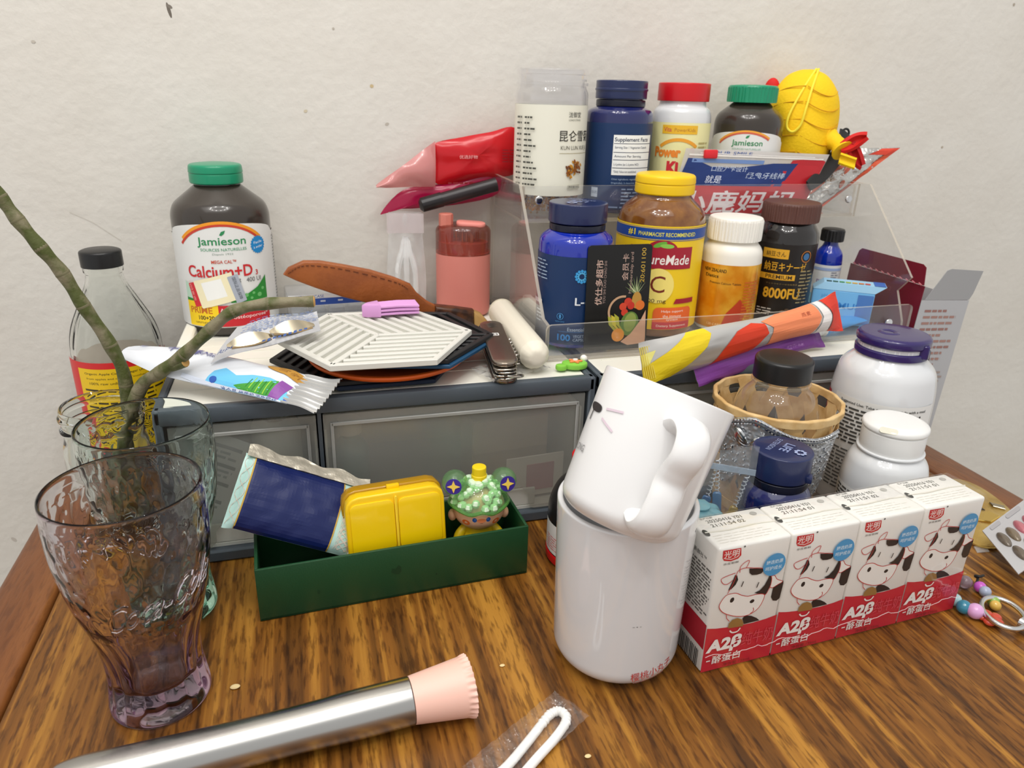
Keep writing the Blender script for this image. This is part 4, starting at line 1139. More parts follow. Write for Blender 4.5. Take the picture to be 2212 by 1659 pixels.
for k in range(4):
    for s_ in (1, -1):
        for d in (0, .0012): p.line([(w_ * .385 + s_ * (.0042 + d) * math.cos(i * .45 + k), -h_ * .45 + i * h_ * .03) for i in range(31)], .00025, 'e6d8cc')
for s_ in (1, -1): p.line([(-w_ * .46 + s_ * .0022 * math.cos(i * .45), -h_ * .45 + i * h_ * .03) for i in range(31)], .00025, 'e6c8b8')
p.build(t, 'printing')
top = G().sheet(lambda u, v: (((u - .5) * w_ * .98), h_ * .46 + v * .0085 + .0012 * math.sin(u * 19) * v, .0035 - v * .006 + .0014 * noise.noise(V((u * 14, v * 3, 5)))), 40, 6, .0003)
part('foil_fin', top, mat('champagne_foil', 'e6decb', .36, .55, bump=('noise', 110, .0022)), t)
# ---- yellow pill case
q0 = aty(744, 1165, .4005); q1 = aty(967, 1130, .412)
cc = TM @ V((.0860, .0215, 0)); 
t = thing('pill_case', 'yellow two-compartment pill case standing in the green box', 'pill case', mw=basis((cc.x, cc.y, .0355), (math.cos(.08), math.sin(.08), .012), (-.012, .12, 1)))
S = .0322
YL = mat('yellow_plastic', 'f4c806', .3, coat=.2); YT = clear('amber_clear', 'f6d24a', .62, 'e2a80c', .1, 1.45)
part('lid', G().prism(rr4(-S, -S, S, S, .009), .009, .0016, 3).xf(MX.Translation((0, 0, -.0075))), mat('amber_plastic_lid', 'd29e06', .18, trans=.35), t)
ca_ = part('case', G().prism(rr4(-S + .001, -S + .001, S - .001, S - .001, .0085), .009, .0014, 3).xf(MX.Translation((0, 0, .0018))), YL, t)
for s_ in (-1, 1):
    for r_ in (-1, 1):
        x0 = s_ * .0148; y0 = .0095 if r_ > 0 else -.0215; hh = .0175 if r_ > 0 else .0070
        g = G().prism(rr4(x0 - .0137, y0 - hh, x0 + .0137, y0 + hh, .004 if r_ > 0 else .002), .0012, .0005, 2)
        part('compartment', g.xf(MX.Translation((0, 0, .0106))), mat('yellow_window', 'f8d00a', .25, coat=.3), ca_)
part('divider', G().box((0, 0, .0118), (.0016, .058, .0016), .0004, 1), mat('yellow_ridge', 'f6d030', .3), ca_)
part('clasp', G().box((0, S, .0035), (.008, .003, .003), .0006, 2), YL, t)
# ---- toy figure with a frog hood
q = TM @ V((.1430, .0245, 0))
t = thing('toy_figure', 'small doll toy with clear green frog hood in the green box', 'toy', (q.x, q.y, .0025), face(q.x, q.y) + .12)
SK = mat('doll_skin', 'f0b894', .4, sss=.1); HG = clear('green_clear', 'dcf2d6', .14, 'a8dca4', .04, 1.5)
YD = mat('yellow_doll', 'f0d018', .4)
part('body', G().lathe(sm([(0, 0), (.012, 0), (.0135, .006), (.0125, .014), (.010, .022), (.007, .029), (0, .031)], 5), 32), YD, t)
for s_ in (-1, 1):
    part('arm', G().tube(cat([(s_ * .008, 0, .025), (s_ * .0135, -.003, .020), (s_ * .0145, -.006, .012)], 5), .0033, 12), YD, t)
    part('foot', G().prism([(0, 0)] + [(0, 0)] if False else rr4(-.004, -.006, .004, .004, .0035), .005, .0015, 2).xf(MX.Translation((s_ * .006, -.006, -.0018))), YD, t)
HZ = .0412
g = G(); sphere(g, (0, 0, HZ - .001), .0172, 20, s=(1.02, .96, .9)); hd = part('head', g, SK, t)
for s_ in (-1, 1):
    g = G(); sphere(g, (s_ * .0175, .001, HZ - .0075), .0042, 10, s=(.7, .8, 1)); part('ear', g, SK, hd)
    def fm_(u, v, l, s=s_):
        a = u; b = v + .22; r = .0172 + l; return (r * 1.02 * math.sin(a) * math.cos(b), -r * .96 * math.cos(a) * math.cos(b), HZ - .001 + r * .9 * math.sin(b))
    p = Print(fm_)
    p.ell(s_ * .62, -.50, .17, .15, 'e8702e', 20); p.ell(s_ * .26, -.30, .085, .11, '2858a8', 18); p.ell(s_ * .24, -.27, .025, .03, '6a9ad8', 8); p.poly([(s_ * .2, -.06), (s_ * .38, -.02), (s_ * .34, -.09)], '4a3020')
    if s_ > 0: p.ell(0, -.33, .17, .10, 'ee8a58', 16); p.line([(-.05, -.47), (0, -.455), (.05, -.47)], .02, 'b86a4a')
    p.build(hd, 'face_paint')
hp_ = []
for i in range(13):
    b = .12 + (PI / 2 - .12) * i / 12; hp_.append((.0203 * math.cos(b), HZ + .001 + .0195 * math.sin(b)))
hp_[-1] = (0, hp_[-1][1])
hood = part('hood', G().lathe([(.0180, HZ + .002)] + hp_, 48, mod=lambda a, z, r: 0), HG, t)
part('brim', G().tube([(.0196 * math.cos(a), .0188 * math.sin(a), HZ + .0030 + .0032 * math.exp(-((a - 1.5 * PI) / .25) ** 2) - .0014 * math.cos(3 * (a - 1.5 * PI))) for a in [k * PI / 30 for k in range(60)]], .0013, 8, closed=True), clear('green_brim', 'b4e49a', .35, '86c46a', .05, 1.5), hood)
rd = random.Random(3); g = G()
for k in range(70):
    a = rd.random() * 6.28; b = .25 + rd.random() * 1.1; r = .0176 + .0008 * rd.random()
    h = G(); sphere(h, (r * math.cos(a) * math.cos(b), r * math.sin(a) * math.cos(b) * .98, HZ + .0012 + r * math.sin(b) * .96), .0022 + .0012 * rd.random(), 4); g.join(h)
part('bubble_filling', g, mat('pale_green_beads', 'd6eed0', .12, coat=.5), hood, kind='stuff')
for s_ in (-1, 1):
    c = V((s_ * .0160, -.002, HZ + .0185)); g = G(); sphere(g, c, .0086, 16); eb = part('frog_eye', g, HG, t)
    d = V((s_ * .2, -1, .18)).normalized(); ex = V((1, 0, 0)); ex = (ex - d * ex.dot(d)).normalized(); ey = d.cross(ex) * 1
    if ey.z < 0: ey = -ey
    dm = MX(((ex.x, ey.x, d.x, 0), (ex.y, ey.y, d.y, 0), (ex.z, ey.z, d.z, 0), (0, 0, 0, 1)))
    part('eye_disc', G().lathe(rp([(0, 0), (.0052, 0), (.0052, .0004), (0, .0006)]), 24).xf(MX.Translation(c + d * .0079) @ dm), mat('purple_disc', '3c2a8e', .3), eb)
    st = [(.0042 * math.cos(k * PI / 4) * (1 if k % 2 == 0 else .38), .0042 * math.sin(k * PI / 4) * (1 if k % 2 == 0 else .38)) for k in range(8)]
    part('eye_star', G().prism(st, .0005).xf(MX.Translation(c + d * .0084) @ dm), mat('gold_star', 'f0cf58', .3), eb, smooth=False)
part('bottle_cap', G().lathe(rp([(0, HZ + .018), (.0050, HZ + .018), (.0052, HZ + .0225, .0006), (.0047, HZ + .023), (.0047, HZ + .0285, .0008), (0, HZ + .0287)]), 32), YD, hood)
# ================================================================= trivets
def hexpts(R, a0=0): return [(R * math.cos(a0 + k * PI / 3), R * math.sin(a0 + k * PI / 3)) for k in range(6)]
def hex_trivet(label, c, z0, th, R, m, rot, slats=True, group='hexagonal trivets'):
    t = thing('hexagonal_trivet', label, 'trivet', (c[0], c[1], z0), rot, group)
    part('base_plate', G().prism(hexpts(R), th * .3, .0004, 1), m, t)
    fr = G()
    Vs = [V((*p, 0)) for p in hexpts(R - .0022)]
    fw = .0044
    for i in range(6):
        a, b = Vs[i], Vs[(i + 1) % 6]
        n = V((-(b - a).y, (b - a).x, 0)).normalized() * fw / 2; d = (b - a).normalized() * fw * .28
        fr.prism([tuple((a - n - d).xy), tuple((b - n + d).xy), tuple((b + n - d).xy), tuple((a + n + d).xy)], th, .0005, 1)
    for i in (0, 2, 4):
        a, b = V((0, 0, 0)), Vs[i]; n = V((-b.y, b.x, 0)).normalized() * fw * .42
        fr.prism([tuple((a - n).xy), tuple((b - n).xy), tuple((b + n).xy), tuple((a + n).xy)], th, .0004, 1)
    part('raised_frame', fr, m, t)
    if slats:
        for i in (0, 2, 4):
            e1 = Vs[i]; d = Vs[(i + 2) % 6]      # rhombus C, Vi, Vi+1, Vi+2 ; slats run along C->V(i+2)
            for k in range(1, 7):
                a = e1 * (k / 7.0) + d * .04; b = e1 * (k / 7.0) + d * .97
                n = V((-d.y, d.x, 0)).normalized() * .0018
                part('slat', G().prism([tuple((a - n).xy), tuple((b - n).xy), tuple((b + n).xy), tuple((a + n).xy)], th * .96, .0005, 1), m, t)
    return t
BK = mat('black_silicone', '1d1d1e', .55); BL = mat('blue_silicone', '1d4a6c', .5); WT = mat('white_silicone', 'd8d7cf', .5); NV = mat('navy_silicone', '14243a', .5)
hex_trivet('navy hexagonal trivet at the very bottom of the stack', (.046, .5150), .1140, .0030, .0645, NV, .02, False)
hex_trivet('black slatted hexagonal trivet low in the stack, showing on the left', (.0365, .5170), .1172, .0032, .0655, BK, .05)
t = thing('round_trivet', 'orange round trivet in the middle of the stack', 'trivet', (.0535, .5050, .1206), 0)

part('disc', G().lathe(rp([(0, 0), (.0545, 0, .0012), (.0565, .0022, .0008), (.0560, .0036, .0008), (.0520, .0032), (.05, .0022), (0, .0022)]), 72), mat('orange_silicone', 'e8641a', .42), t)
part('rim', G().lathe(rp([(.0515, .0024), (.0535, .0040, .0005), (.0565, .0040, .0005), (.0568, .0026)]), 72), mat('orange_silicone'), t)
hex_trivet('smaller blue hexagonal trivet just above the orange one', (.068, .5150), .1248, .0028, .0600, BL, -.25, False)
hex_trivet('teal blue hexagonal trivet directly under the upper black one', (.0670, .5110), .1278, .0026, .0655, BL, -.20, False)
hex_trivet('black slatted hexagonal trivet right under the white one', (.0660, .5125), .1306, .0034, .0650, BK, -.20)
hex_trivet('white slatted hexagonal trivet on top of the stack', (.0455, .4985), .1346, .0042, .0672, WT, -.03)
# ================================================================= pastry brush
LV = mat('lilac_silicone', 'd69bd2', .45)
t = thing('pastry_brush_head', 'lilac silicone brush head lying on the white trivet', 'brush', (.0385, .5425, .1392), .06)
part('ferrule', G().prism([(0, -.002), (.004, .004), (.0135, .0085), (.0135, -.0065), (.004, -.0045)], .010, .0012, 2, fr=lambda x, y, z: (x, y * 1.0, z)), LV, t)
g = G()
for k in range(7):
    for j in range(3):
        y = -.0055 + k * .0021; z = .0022 + j * .0028
        g.tube([(.013, y, z), (.028, y * 1.1, z + .0003), (.0425, y * 1.22, z - .0002 * j)], [.0010, .0010, .0009], 6)
part('bristles', g, LV, t, kind='stuff')
# ================================================================= sheathed knife
LE = mat('brown_leather', '8d4a1e', .45, bump=('noise', 420, .0003), var=('9c5524', 60, .4, .6))
KY = .5835
t = thing('sheathed_knife', 'wood-handled knife in a brown leather sheath leaning over the trivets', 'knife', (.045, KY, .1530))
o = V((.045, KY, .1530))
def kp(L, y): return [(aty(px, py, y).x - o.x, aty(px, py, y).z - o.z) for px, py in L]
fr = lambda x, y, z: (x, z, y)
sh = kp([(612, 592), (622, 578), (655, 563), (690, 563), (745, 572), (800, 583), (850, 598), (886, 613), (900, 632), (922, 650), (946, 662), (940, 690), (900, 685), (850, 668), (800, 655), (740, 640), (680, 620), (640, 605)], KY)
part('sheath', G().prism(sh, .0075, .0016, 3, fr=lambda x, y, z: (x, z - .0038, y)), LE, t)
st = [kp([(px, py)], KY)[0] for px, py in ((622, 588), (660, 571), (745, 580), (850, 606), (880, 622))]
st = cat([(x, -.0042, z) for x, z in st], 6)
for k in range(0, len(st) - 1):
    a, b = V(st[k]), V(st[k + 1])
    part('stitch', G().tube([a, a + (b - a) * .6], .00035, 5), mat('thread', '6e3512', .7), t)
hn = kp([(938, 658), (980, 662), (1022, 668), (1022, 712), (980, 708), (935, 694)], KY)
WDK = mat('dark_wood_handle', '2f1a10', .35, var=('553019', 120, .45, .6))
part('handle', G().prism(hn, .013, .003, 3, fr=lambda x, y, z: (x, z - .0065, y)), WDK, t)
hb = kp([(1019, 668), (1038, 676), (1052, 692), (1056, 708), (1046, 722), (1022, 714)], KY)
part('pommel', G().prism(hb, .013, .003, 3, fr=lambda x, y, z: (x, z - .0065, y)), mat('pale_wood', 'b08a52', .4), t)
# ================================================================= clear pill organiser behind
PC = clear('pc_clear', 'f4f5f6', .10, 'e8eaee', .1, 1.45)
t = thing('pill_organiser', 'clear plastic case with blue label strip behind the knife sheath', 'case', (.0145, .6180, ZC + .0003), .08)
part('tub', G().box((0, 0, .009), (.062, .034, .018), .002, 2), PC, t)
part('lid', G().box((0, 0, .0245), (.064, .036, .011), .002, 2), PC, t)
for k in range(4): part('compartment', G().box((-.0225 + k * .015, -.0012, .0095), (.0125, .028, .014), .001, 1), clear('pc_milky', 'eef0f2', .25, 'dfe2e6', .2), t)
p = Print(flatmap((0, -.0181, .0245), (1, 0, 0), (0, 0, 1))); p.rect(-.031, -.004, .031, .0015, '3a5cb4'); p.rect(-.031, .0015, .031, .005, 'eef0f2'); p.text('VITAMIN CASE', -.014, .0032, .0022, '3a5cb4', wid=.022)
for k in range(3): p.rect(-.02 + k * .014, -.0016, -.016 + k * .014, -.0002, 'd8e0f2')
p.build(t)
# ================================================================= white stick sachet
def frame3(a, b, up):
    ux = (b - a); uy = V(up) - ux.normalized() * V(up).dot(ux.normalized()); return basis((a + b) / 2, ux, uy), ux.length
a, b = atz(268, 757, .1325), atz(648, 842, .1235)
mw, L1 = frame3(a, b, (.25, .8, .22))
t = thing('stick_sachet', 'white and blue snack sachet across the front of the drawer unit', 'sachet', mw=mw)
H1 = .031
def sfa(side, seed, th=.012, L=L1, H=H1, cl=.0, cr=.10):
    def f(u, v):
        e = min(1, (u + .02) / .30) ** .8; r = min(1, max(0, (1 - u) / cr)); r = r * r * (3 - 2 * r)
        w = H * (.30 + .70 * min(1, (u + .0) / .30) ** .7)
        z = side * th / 2 * max(0, 1 - abs(2 * v - 1) ** 2.4) ** .7 * e * r + .0006 * noise.noise(V((u * 8 + seed, v * 5, 0)))
        return ((u - .5) * L, (v - .5) * w, z)
    return f
F1, F2 = sfa(1, 1), sfa(-1, 4)
part('front_film', G().sheet(F1, 50, 18), mat('white_film', 'dfe3ea', .25, coat=.3), t)
part('back_film', G().sheet(lambda u, v: F2(1 - u, v), 50, 18), mat('white_film'), t)
GF = mat('grey_crimp', 'c4c3c0', .35, .6)
part('crimped_end', G().sheet(lambda u, v: (L1 * .47 + u * .024, (v - .5) * H1 * (1.02 + .12 * u), .0008 * math.sin(v * 62) + .0018 * u * math.sin(u * 4 + v * 3) + .001), 10, 62, .0004), GF, t)
def f1p(u, v, l):
    uu = min(1, max(0, u / L1 + .5)); q0 = F1(uu, .5); w = F1(uu, 1)[1] * 2; vv = min(1, max(0, v / w + .5)); q = F1(uu, vv); return (q[0], q[1], q[2] + l + .0002)
p = Print(f1p, .002); p.stepv = .002
p.poly(mm([(8, -14), (18, -16), (55, -17), (68, -13), (60, -5), (48, -2), (36, -3), (26, -6), (16, -2), (10, -6)]), '6cc0ea')
p.poly(mm([(28, -13), (36, -10), (40, -8), (48, -6), (55, -3), (56, -14), (44, -15), (34, -15)]), '3f9a34')
for k in range(7): p.line(mm([(36 + k * 2.6, -14), (38 + k * 2.5, -6 + (k % 2) * 1.5)]), .0007, '9ccf3c' if k % 2 else '2c7a24')
p.poly(mm([(53, -15), (60, -15.5), (63, -1), (56, -1.5)]), '8a4a9e')
p.ell(.056, .0085, .018, .0045, 'b8862e', 24, -.12); p.text('营养', .056, .0085, .004, '8a5a14', wid=.018, rot=-.12)
p.line(mm([(-10, -13.5), (10, -15.3), (70, -16)]), .0022, 'dfe6f4'); p.text('净含量 优质奶源牛奶棒', .040, -.0158, .0022, '3a5a9e', wid=.040)
p.ell(.066, -.0135, .003, .0025, '2a5ab0', 14); p.ell(.013, -.0125, .0025, .002, '2a5ab0', 12)
p.text('牛奶棒', -.022, .0075, .009, '4a4a86', wid=.024, rot=.1, bold=.01); p.text('奶', -.055, .008, .006, '6a6aa0'); p.text('Milk', -.002, .0085, .006, '4a4a86', wid=.014)
p.build(t)
# ================================================================= torn blister strip
def quad(p00, p10, p11, p01): return lambda u, v: (p00 * (1 - u) * (1 - v) + p10 * u * (1 - v) + p11 * u * v + p01 * (1 - u) * v)
Q = [atz(455, 785, .1345), atz(692, 712, .1475), atz(684, 670, .1545), atz(512, 705, .1485)]
o = (Q[0] + Q[2]) / 2
qd = quad(*[q - o for q in Q])
t = thing('blister_strip', 'silver blister strip with blue print lying on the white sachet', 'blister pack', o)
nrm = ((Q[1] - Q[0]).cross(Q[3] - Q[0])).normalized()
def bl(u, v):
    return qd(u, v) + nrm * (.0012 * math.sin(u * 5) + .0009 * math.sin(v * 4 + u * 9))
part('foil', G().sheet(bl, 30, 14, .0005), mat('pale_foil', 'd2d4da', .3, .7), t)
for cu, cv, s_ in ((.30, .34, .11), (.72, .38, .12)):
    c = bl(cu, cv); eu = (bl(cu + .05, cv) - c).normalized(); ev = nrm.cross(eu)
    d = part('torn_pocket', G().sheet(lambda u, v: c + eu * ((u - .5) * .030) + ev * ((v - .5) * .0095 * math.sin(PI * (.08 + .84 * u))) + nrm * (.0006 + .0035 * v * math.sin(PI * u)), 14, 6, .0003), mat('shiny_foil', 'b4aa94', .2, 1), t)
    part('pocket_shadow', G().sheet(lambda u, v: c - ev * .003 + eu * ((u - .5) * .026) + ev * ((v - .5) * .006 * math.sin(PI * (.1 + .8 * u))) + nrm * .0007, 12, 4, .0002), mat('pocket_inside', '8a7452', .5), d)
p = Print(lambda u, v, l: bl(u, v) + nrm * (l + .0002), .06)
rd = random.Random(8)
for k in range(9):
    y = .62 + .36 * (k / 9); x = .1 + rd.random() * .1
    while x < .95:
        w = .02 + .05 * rd.random(); p.rect(x, y, x + w, y + .018, '5a74a8' if rd.random() > .3 else '9aaac8'); x += w + .02
for x, s_ in ((.06, 'ps'), (.05, 'Az')): p.text(s_, .08 + (.07 if s_ == 'ps' else 0), .12, .12, '22468e', wid=.06)
for k in range(9): p.rect(.45 + k * .05, .04 + rd.random() * .05, .48 + k * .05, .12 + rd.random() * .03, '3a5a9a')
p.build(t)
# ================================================================= pink toothpick holder
t = thing('toothpick_holder', 'pink pocket holder with smoky clear top beside the acrylic shelf', 'container', (.1345, .6270, ZC + .0003), face(.1345, .627))
PKM = mat('coral_pink', 'd98478', .45)
def ov(g): return g.xf(MX.Scale(.78, 4, (0, 1, 0)))
part('body', ov(G().lathe(rp([(0, 0), (.0225, 0, .003), (.0238, .004, .002), (.0238, .0555), (0, .0555)]), 48)), PKM, t)
part('clear_top', ov(G().lathe(rp([(.0238, .054), (.0240, .0555), (.0240, .0755, .004), (.019, .0790, .002), (0, .0792)]), 48)), clear('smoky_pink', 'dcb4aa', .26, '8a5248', .08, 1.5), t)
part('inner_sleeve', ov(G().lathe(rp([(0, .0556), (.0215, .0556), (.0215, .064), (0, .064)]), 40)), PKM, t)
g = G(); rd = random.Random(6)
for k in range(26):
    a = rd.random() * 6.28; r = .012 * math.sqrt(rd.random()); g.tube([(.004 + r * math.cos(a), r * .6 * math.sin(a), .0642), (.004 + r * math.cos(a) * 1.05, r * .6 * math.sin(a), .0705 + .003 * rd.random())], .0006, 5)
part('toothpick_tips', g, mat('toothpick', 'c9955a', .6), t, kind='stuff')
part('push_button', G().lathe(rp([(0, .064), (.0062, .064), (.0062, .0880, .001), (0, .0884)]), 8).xf(MX.Translation((-.0148, -.002, 0))), mat('coral_knob', 'cf7a6a', .45), t)
part('flip_lid', G().prism(rr4(-.0065, -.008, .0185, .008, .006), .0035, .0012, 2).xf(MX.Translation((.0005, -.004, .0785)) @ MX.Rotation(.06, 4, 'Y')), mat('coral_light', 'f0958a', .4), t)
# ================================================================= clear packet of cutlery
t = thing('cutlery_packet', 'clear plastic packet with white cutlery standing against the wall', 'packet', (.0855, .6350, ZC + .0003), face(.0855, .635))
part('film', G().sheet(lambda u, v: ((u - .5) * (.031 + .003 * math.sin(v * 5)), -.007 * math.sin(PI * u) + .0012 * noise.noise(V((u * 6, v * 9, 1))), v * .0885), 14, 24).sheet(lambda u, v: ((.5 - u) * (.031 + .003 * math.sin(v * 5)), .004 * math.sin(PI * u) + .0012 * noise.noise(V((u * 6, v * 9, 6))), v * .0885), 14, 24), clear('packet_film', 'fafafa', .20, 'ffffff', .1, 1.5, (70, .004)), t)
part('film_fold', G().sheet(lambda u, v: ((u - .5) * .031, -.0075 - .0006 * math.sin(u * 9), .072 + v * .0165), 8, 3, .0003), clear('packet_fold', 'f6f4f4', .35, 'e8dcdc', .2), t)
WP = mat('white_cutlery', 'f0f0ee', .35)
for k, x in enumerate((-.007, 0, .007)):
    part('cutlery_handle', G().tube(cat([(x, 0, .002), (x * 1.1, -.002, .035), (x * .5, -.0025, .055), (x * .2, -.002, .068)], 5), [.0022, .0026, .003, .0024, .0012], 8), WP, t)
# ================================================================= red bag, magenta bag, black pen
def bag(name, label, px, m, y0, th, seed, col2=None, n=30):
    """lumpy plastic bag with an outline of its own; thickness th around depth y0"""
    P = [aty(x, y, y0) for x, y in px]; c = sum(P, V((0, 0, 0))) / len(P)
    t = thing(name, label, 'bag', c)
    ring = cat([(q.x - c.x, q.z - c.z) for q in P], 5, True); m_ = len(ring)
    for side, nm in ((-1, 'front_film'), (1, 'back_film')):
        vs = []; fs = []; K = 6
        for k in range(K + 1):
            s = 1 - k / K
            for q in ring:
                x, z = q.x * s, q.y * s
                d = th / 2 * (1 - s ** 2.5) ** .6 * side + (.0034 * noise.noise(V((x * 55 + seed, z * 95, side))) + .0012 * abs(noise.noise(V((x * 160, z * 210 + seed, 2))))) * (1 - s * .75)
                vs.append((x, d, z))
        for k in range(K):
            for i in range(m_):
                a, b_, c_, d_ = k * m_ + i, k * m_ + (i + 1) % m_, (k + 1) * m_ + (i + 1) % m_, (k + 1) * m_ + i
                fs.append((a, b_, c_, d_) if side < 0 else (a, d_, c_, b_))
        part(nm, G().add(vs, fs), m, t, ang=80)
    return t, c
RB = clear('red_film', 'f0a0a0', .86, 'cc1420', .22, 1.45); MG = clear('magenta_film', 'e6a0b8', .7, 'b8144c', .2, 1.45); PKF = clear('pink_film', 'f6d8d6', .45, 'e09a98', .15, 1.5)
t, c = bag('plastic_bag', 'bright red plastic bag lying over the pink holder', [(935, 312), (1000, 296), (1060, 285), (1112, 276), (1130, 330), (1112, 376), (1040, 384), (945, 398), (938, 350)], RB, .6530, .013, 2)
p = Print(lambda u, v, l: (u, -.0102 - l, v), None)
p.lines(.020, .052, -.006, .006, 5, '8a101a', 3, .4, .4); p.text('优选好物', -.010, -.001, .003, 'f0b0b0', wid=.016); p.lines(-.028, .05, -.024, -.0215, 1, '8a101a', 4, .6, 0)
p.build(t)
part('clear_end', G().sheet(lambda u, v: (aty(940 - 128 * u, 350 + 50 * u - (1 - u) * 45 + v * (92 * (1 - u) + 6), .650 - .006 * u) - c) + V((0, -.004 * math.sin(PI * v) + .0015 * math.sin(u * 9 + v * 4), 0)), 16, 10, .0003), PKF, t)
bag('plastic_bag', 'dark magenta plastic bag hanging under the red bag', [(822, 462), (872, 410), (960, 396), (1070, 372), (1075, 418), (1000, 440), (900, 450), (850, 452)], MG, .6550, .009, 5)
a, b = aty(908, 444, .634), aty(1072, 398, .634)
o = a
t = thing('black_pen', 'black felt pen lying under the red bag', 'pen', a)
d = (b - a)
part('barrel', G().tube([V((0, 0, 0)), d * .03, d * .5, d * 1.0], [.0030, .0055, .0060, .0060], 16), mat('black_pen_body', '241c1e', .35), t)
part('cap', G().tube([d * -.01, d * .02, d * .28], [.0035, .0062, .0064], 16), mat('black_pen_cap', '1a1618', .3), t)
# ================================================================= multi-tool, cream roll, wrapper, charm
a, b = V((.1352, .5320, .1262)), V((.1265, .4480, .1215))
ux = b - a
t = thing('pocket_knife', 'steel pocket knife with corkscrew and key ring beside the trivets', 'pocket knife', mw=basis((a + b) / 2, ux, V((0, .2, 1)).cross(ux)))
Lk = ux.length; ST = mat('steel', 'a8a49c', .22, 1); BRZ = mat('bronze_scale', '8d8276', .22, .85)
part('scale', G().prism(rr4(-Lk / 2, -.009, Lk / 2, .009, .0085), .0035, .0012, 3).xf(MX.Translation((0, 0, .0045))), BRZ, t)
part('scale', G().prism(rr4(-Lk / 2, -.009, Lk / 2, .009, .0085), .0035, .0012, 3).xf(MX.Translation((0, 0, -.0080))), BRZ, t)
for k in range(4): part('blade', G().prism(rr4(-Lk / 2 + .003, -.0075 - (k % 2) * .0012, Lk / 2 + .002, .0075, .005), .0016, .0003, 1).xf(MX.Translation((0, 0, -.0042 + k * .0023))), ST, t)
for k in range(3): part('groove_ring', G().tube([(-Lk / 2 + .008 + k * .003, .0092 * math.cos(q), .0082 + .0006 * math.sin(q) * 0 - .0009 * abs(math.cos(q)) * 2) for q in [j * PI / 8 for j in range(9)]], .0006, 6), mat('dark_groove', '4a4440', .3, .8), t)
p = Print(flatmap((-.012, 0, .0080), (0, 1, 0), (-1, 0, 0))); p.rect(-.0028, -.0028, .0028, .0028, 'e8e6e2', .001); p.rect(-.002, -.002, .002, .002, '6a6460', .0006); p.rect(-.0004, -.0014, .0004, .0014, 'f0f0ee'); p.rect(-.0014, -.0004, .0014, .0004, 'f0f0ee'); p.build(t, 'emblem')
part('corkscrew', G().tube([(-.014 + i * .0006, .0118 + .0030 * math.cos(i * .62), .0005 + .0030 * math.sin(i * .62)) for i in range(60)], .0009, 8), ST, t)
part('key_ring', G().tube([(Lk / 2 + .006 + .0062 * math.cos(k * PI / 14), .0062 * math.sin(k * PI / 14) + .004, .001 + .002 * math.cos(k * PI / 14)) for k in range(28)], .0007, 8, closed=True), ST, t)
a, b = V((.1580, .5850, .1262)), V((.1525, .4660, .1262))
d = (b - a).normalized(); L_c = (b - a).length
t = thing('silicone_roll', 'cream ribbed silicone roll lying against the acrylic side panel', 'case', mw=MX.Translation(a) @ d.to_track_quat('Z', 'X').to_matrix().to_4x4())
CRM = mat('cream_silicone', 'e6dfcd', .5)
part('sleeve', G().lathe(sm([(0, -.004), (.006, -.003), (.0100, .003), (.0108, .012), (.0108, L_c * .5), (.0110, L_c - .01), (.0100, L_c - .002), (.006, L_c + .004), (0, L_c + .005)], 6), 40, mod=lambda a_, z, r: -.0003 * (math.cos(a_ * 8) > .94) if r > .004 else 0), CRM, t)
part('end_band', G().lathe([(.0100, .004), (.0112, .0045), (.0112, .0065), (.0105, .007)], 40), mat('cream_dark', 'cfc6b0', .5), t)
t = part('plastic_wrapper', G().sheet(lambda u, v: ((u - .5) * .05, (v - .5) * .03, .0012 + .0022 * abs(noise.noise(V((u * 9, v * 7, 3)))) + .001 * math.sin(u * 21 + v * 5) ** 2), 26, 16, .0002), clear('wrapper_film', 'fbfbfb', .08, 'ffffff', .12, 1.5, (160, .002)))
t.location = (.1365, .4740, ZC + .0003); t.rotation_euler = (0, 0, .35); tag(t, 'crumpled clear wrapper lying under the pocket knife', 'wrapper')
q = atz(1242, 790, ZC + .002)
t = thing('rubber_charm', 'tiny green rubber charm with orange flower in front of the acrylic shelf', 'charm', (q.x, q.y + .001, ZC + .0004), -.2)
GC = mat('lime_rubber', '83c844', .5)
part('base', G().prism([(.0095 * math.cos(k * PI / 12), .0070 * math.sin(k * PI / 12)) for k in range(24)], .0042, .0012, 2), GC, t)
part('tail', G().prism([(-.0105 + .0042 * math.cos(k * PI / 9), -.0050 + .0036 * math.sin(k * PI / 9)) for k in range(18)], .0040, .0012, 2), GC, t)
part('flower', G().prism([((.0040 + .0014 * math.cos(5 * k * PI / 20)) * math.cos(k * PI / 20), (.0032 + .0012 * math.cos(5 * k * PI / 20)) * math.sin(k * PI / 20)) for k in range(40)], .0014, .0004, 1).xf(MX.Translation((.0005, .0005, .0041))), mat('orange_rubber', 'f08a4a', .5), t)
part('flower_centre', G().prism([(.0018 * math.cos(k * PI / 8), .0015 * math.sin(k * PI / 8)) for k in range(16)], .0008).xf(MX.Translation((.0005, .0005, .0054))), mat('white_rubber', 'f4efe8', .5), t)
g = G(); sphere(g, (.0075, .0058, .0050), .0026, 8); part('pearl', g, mat('white_rubber'), t)
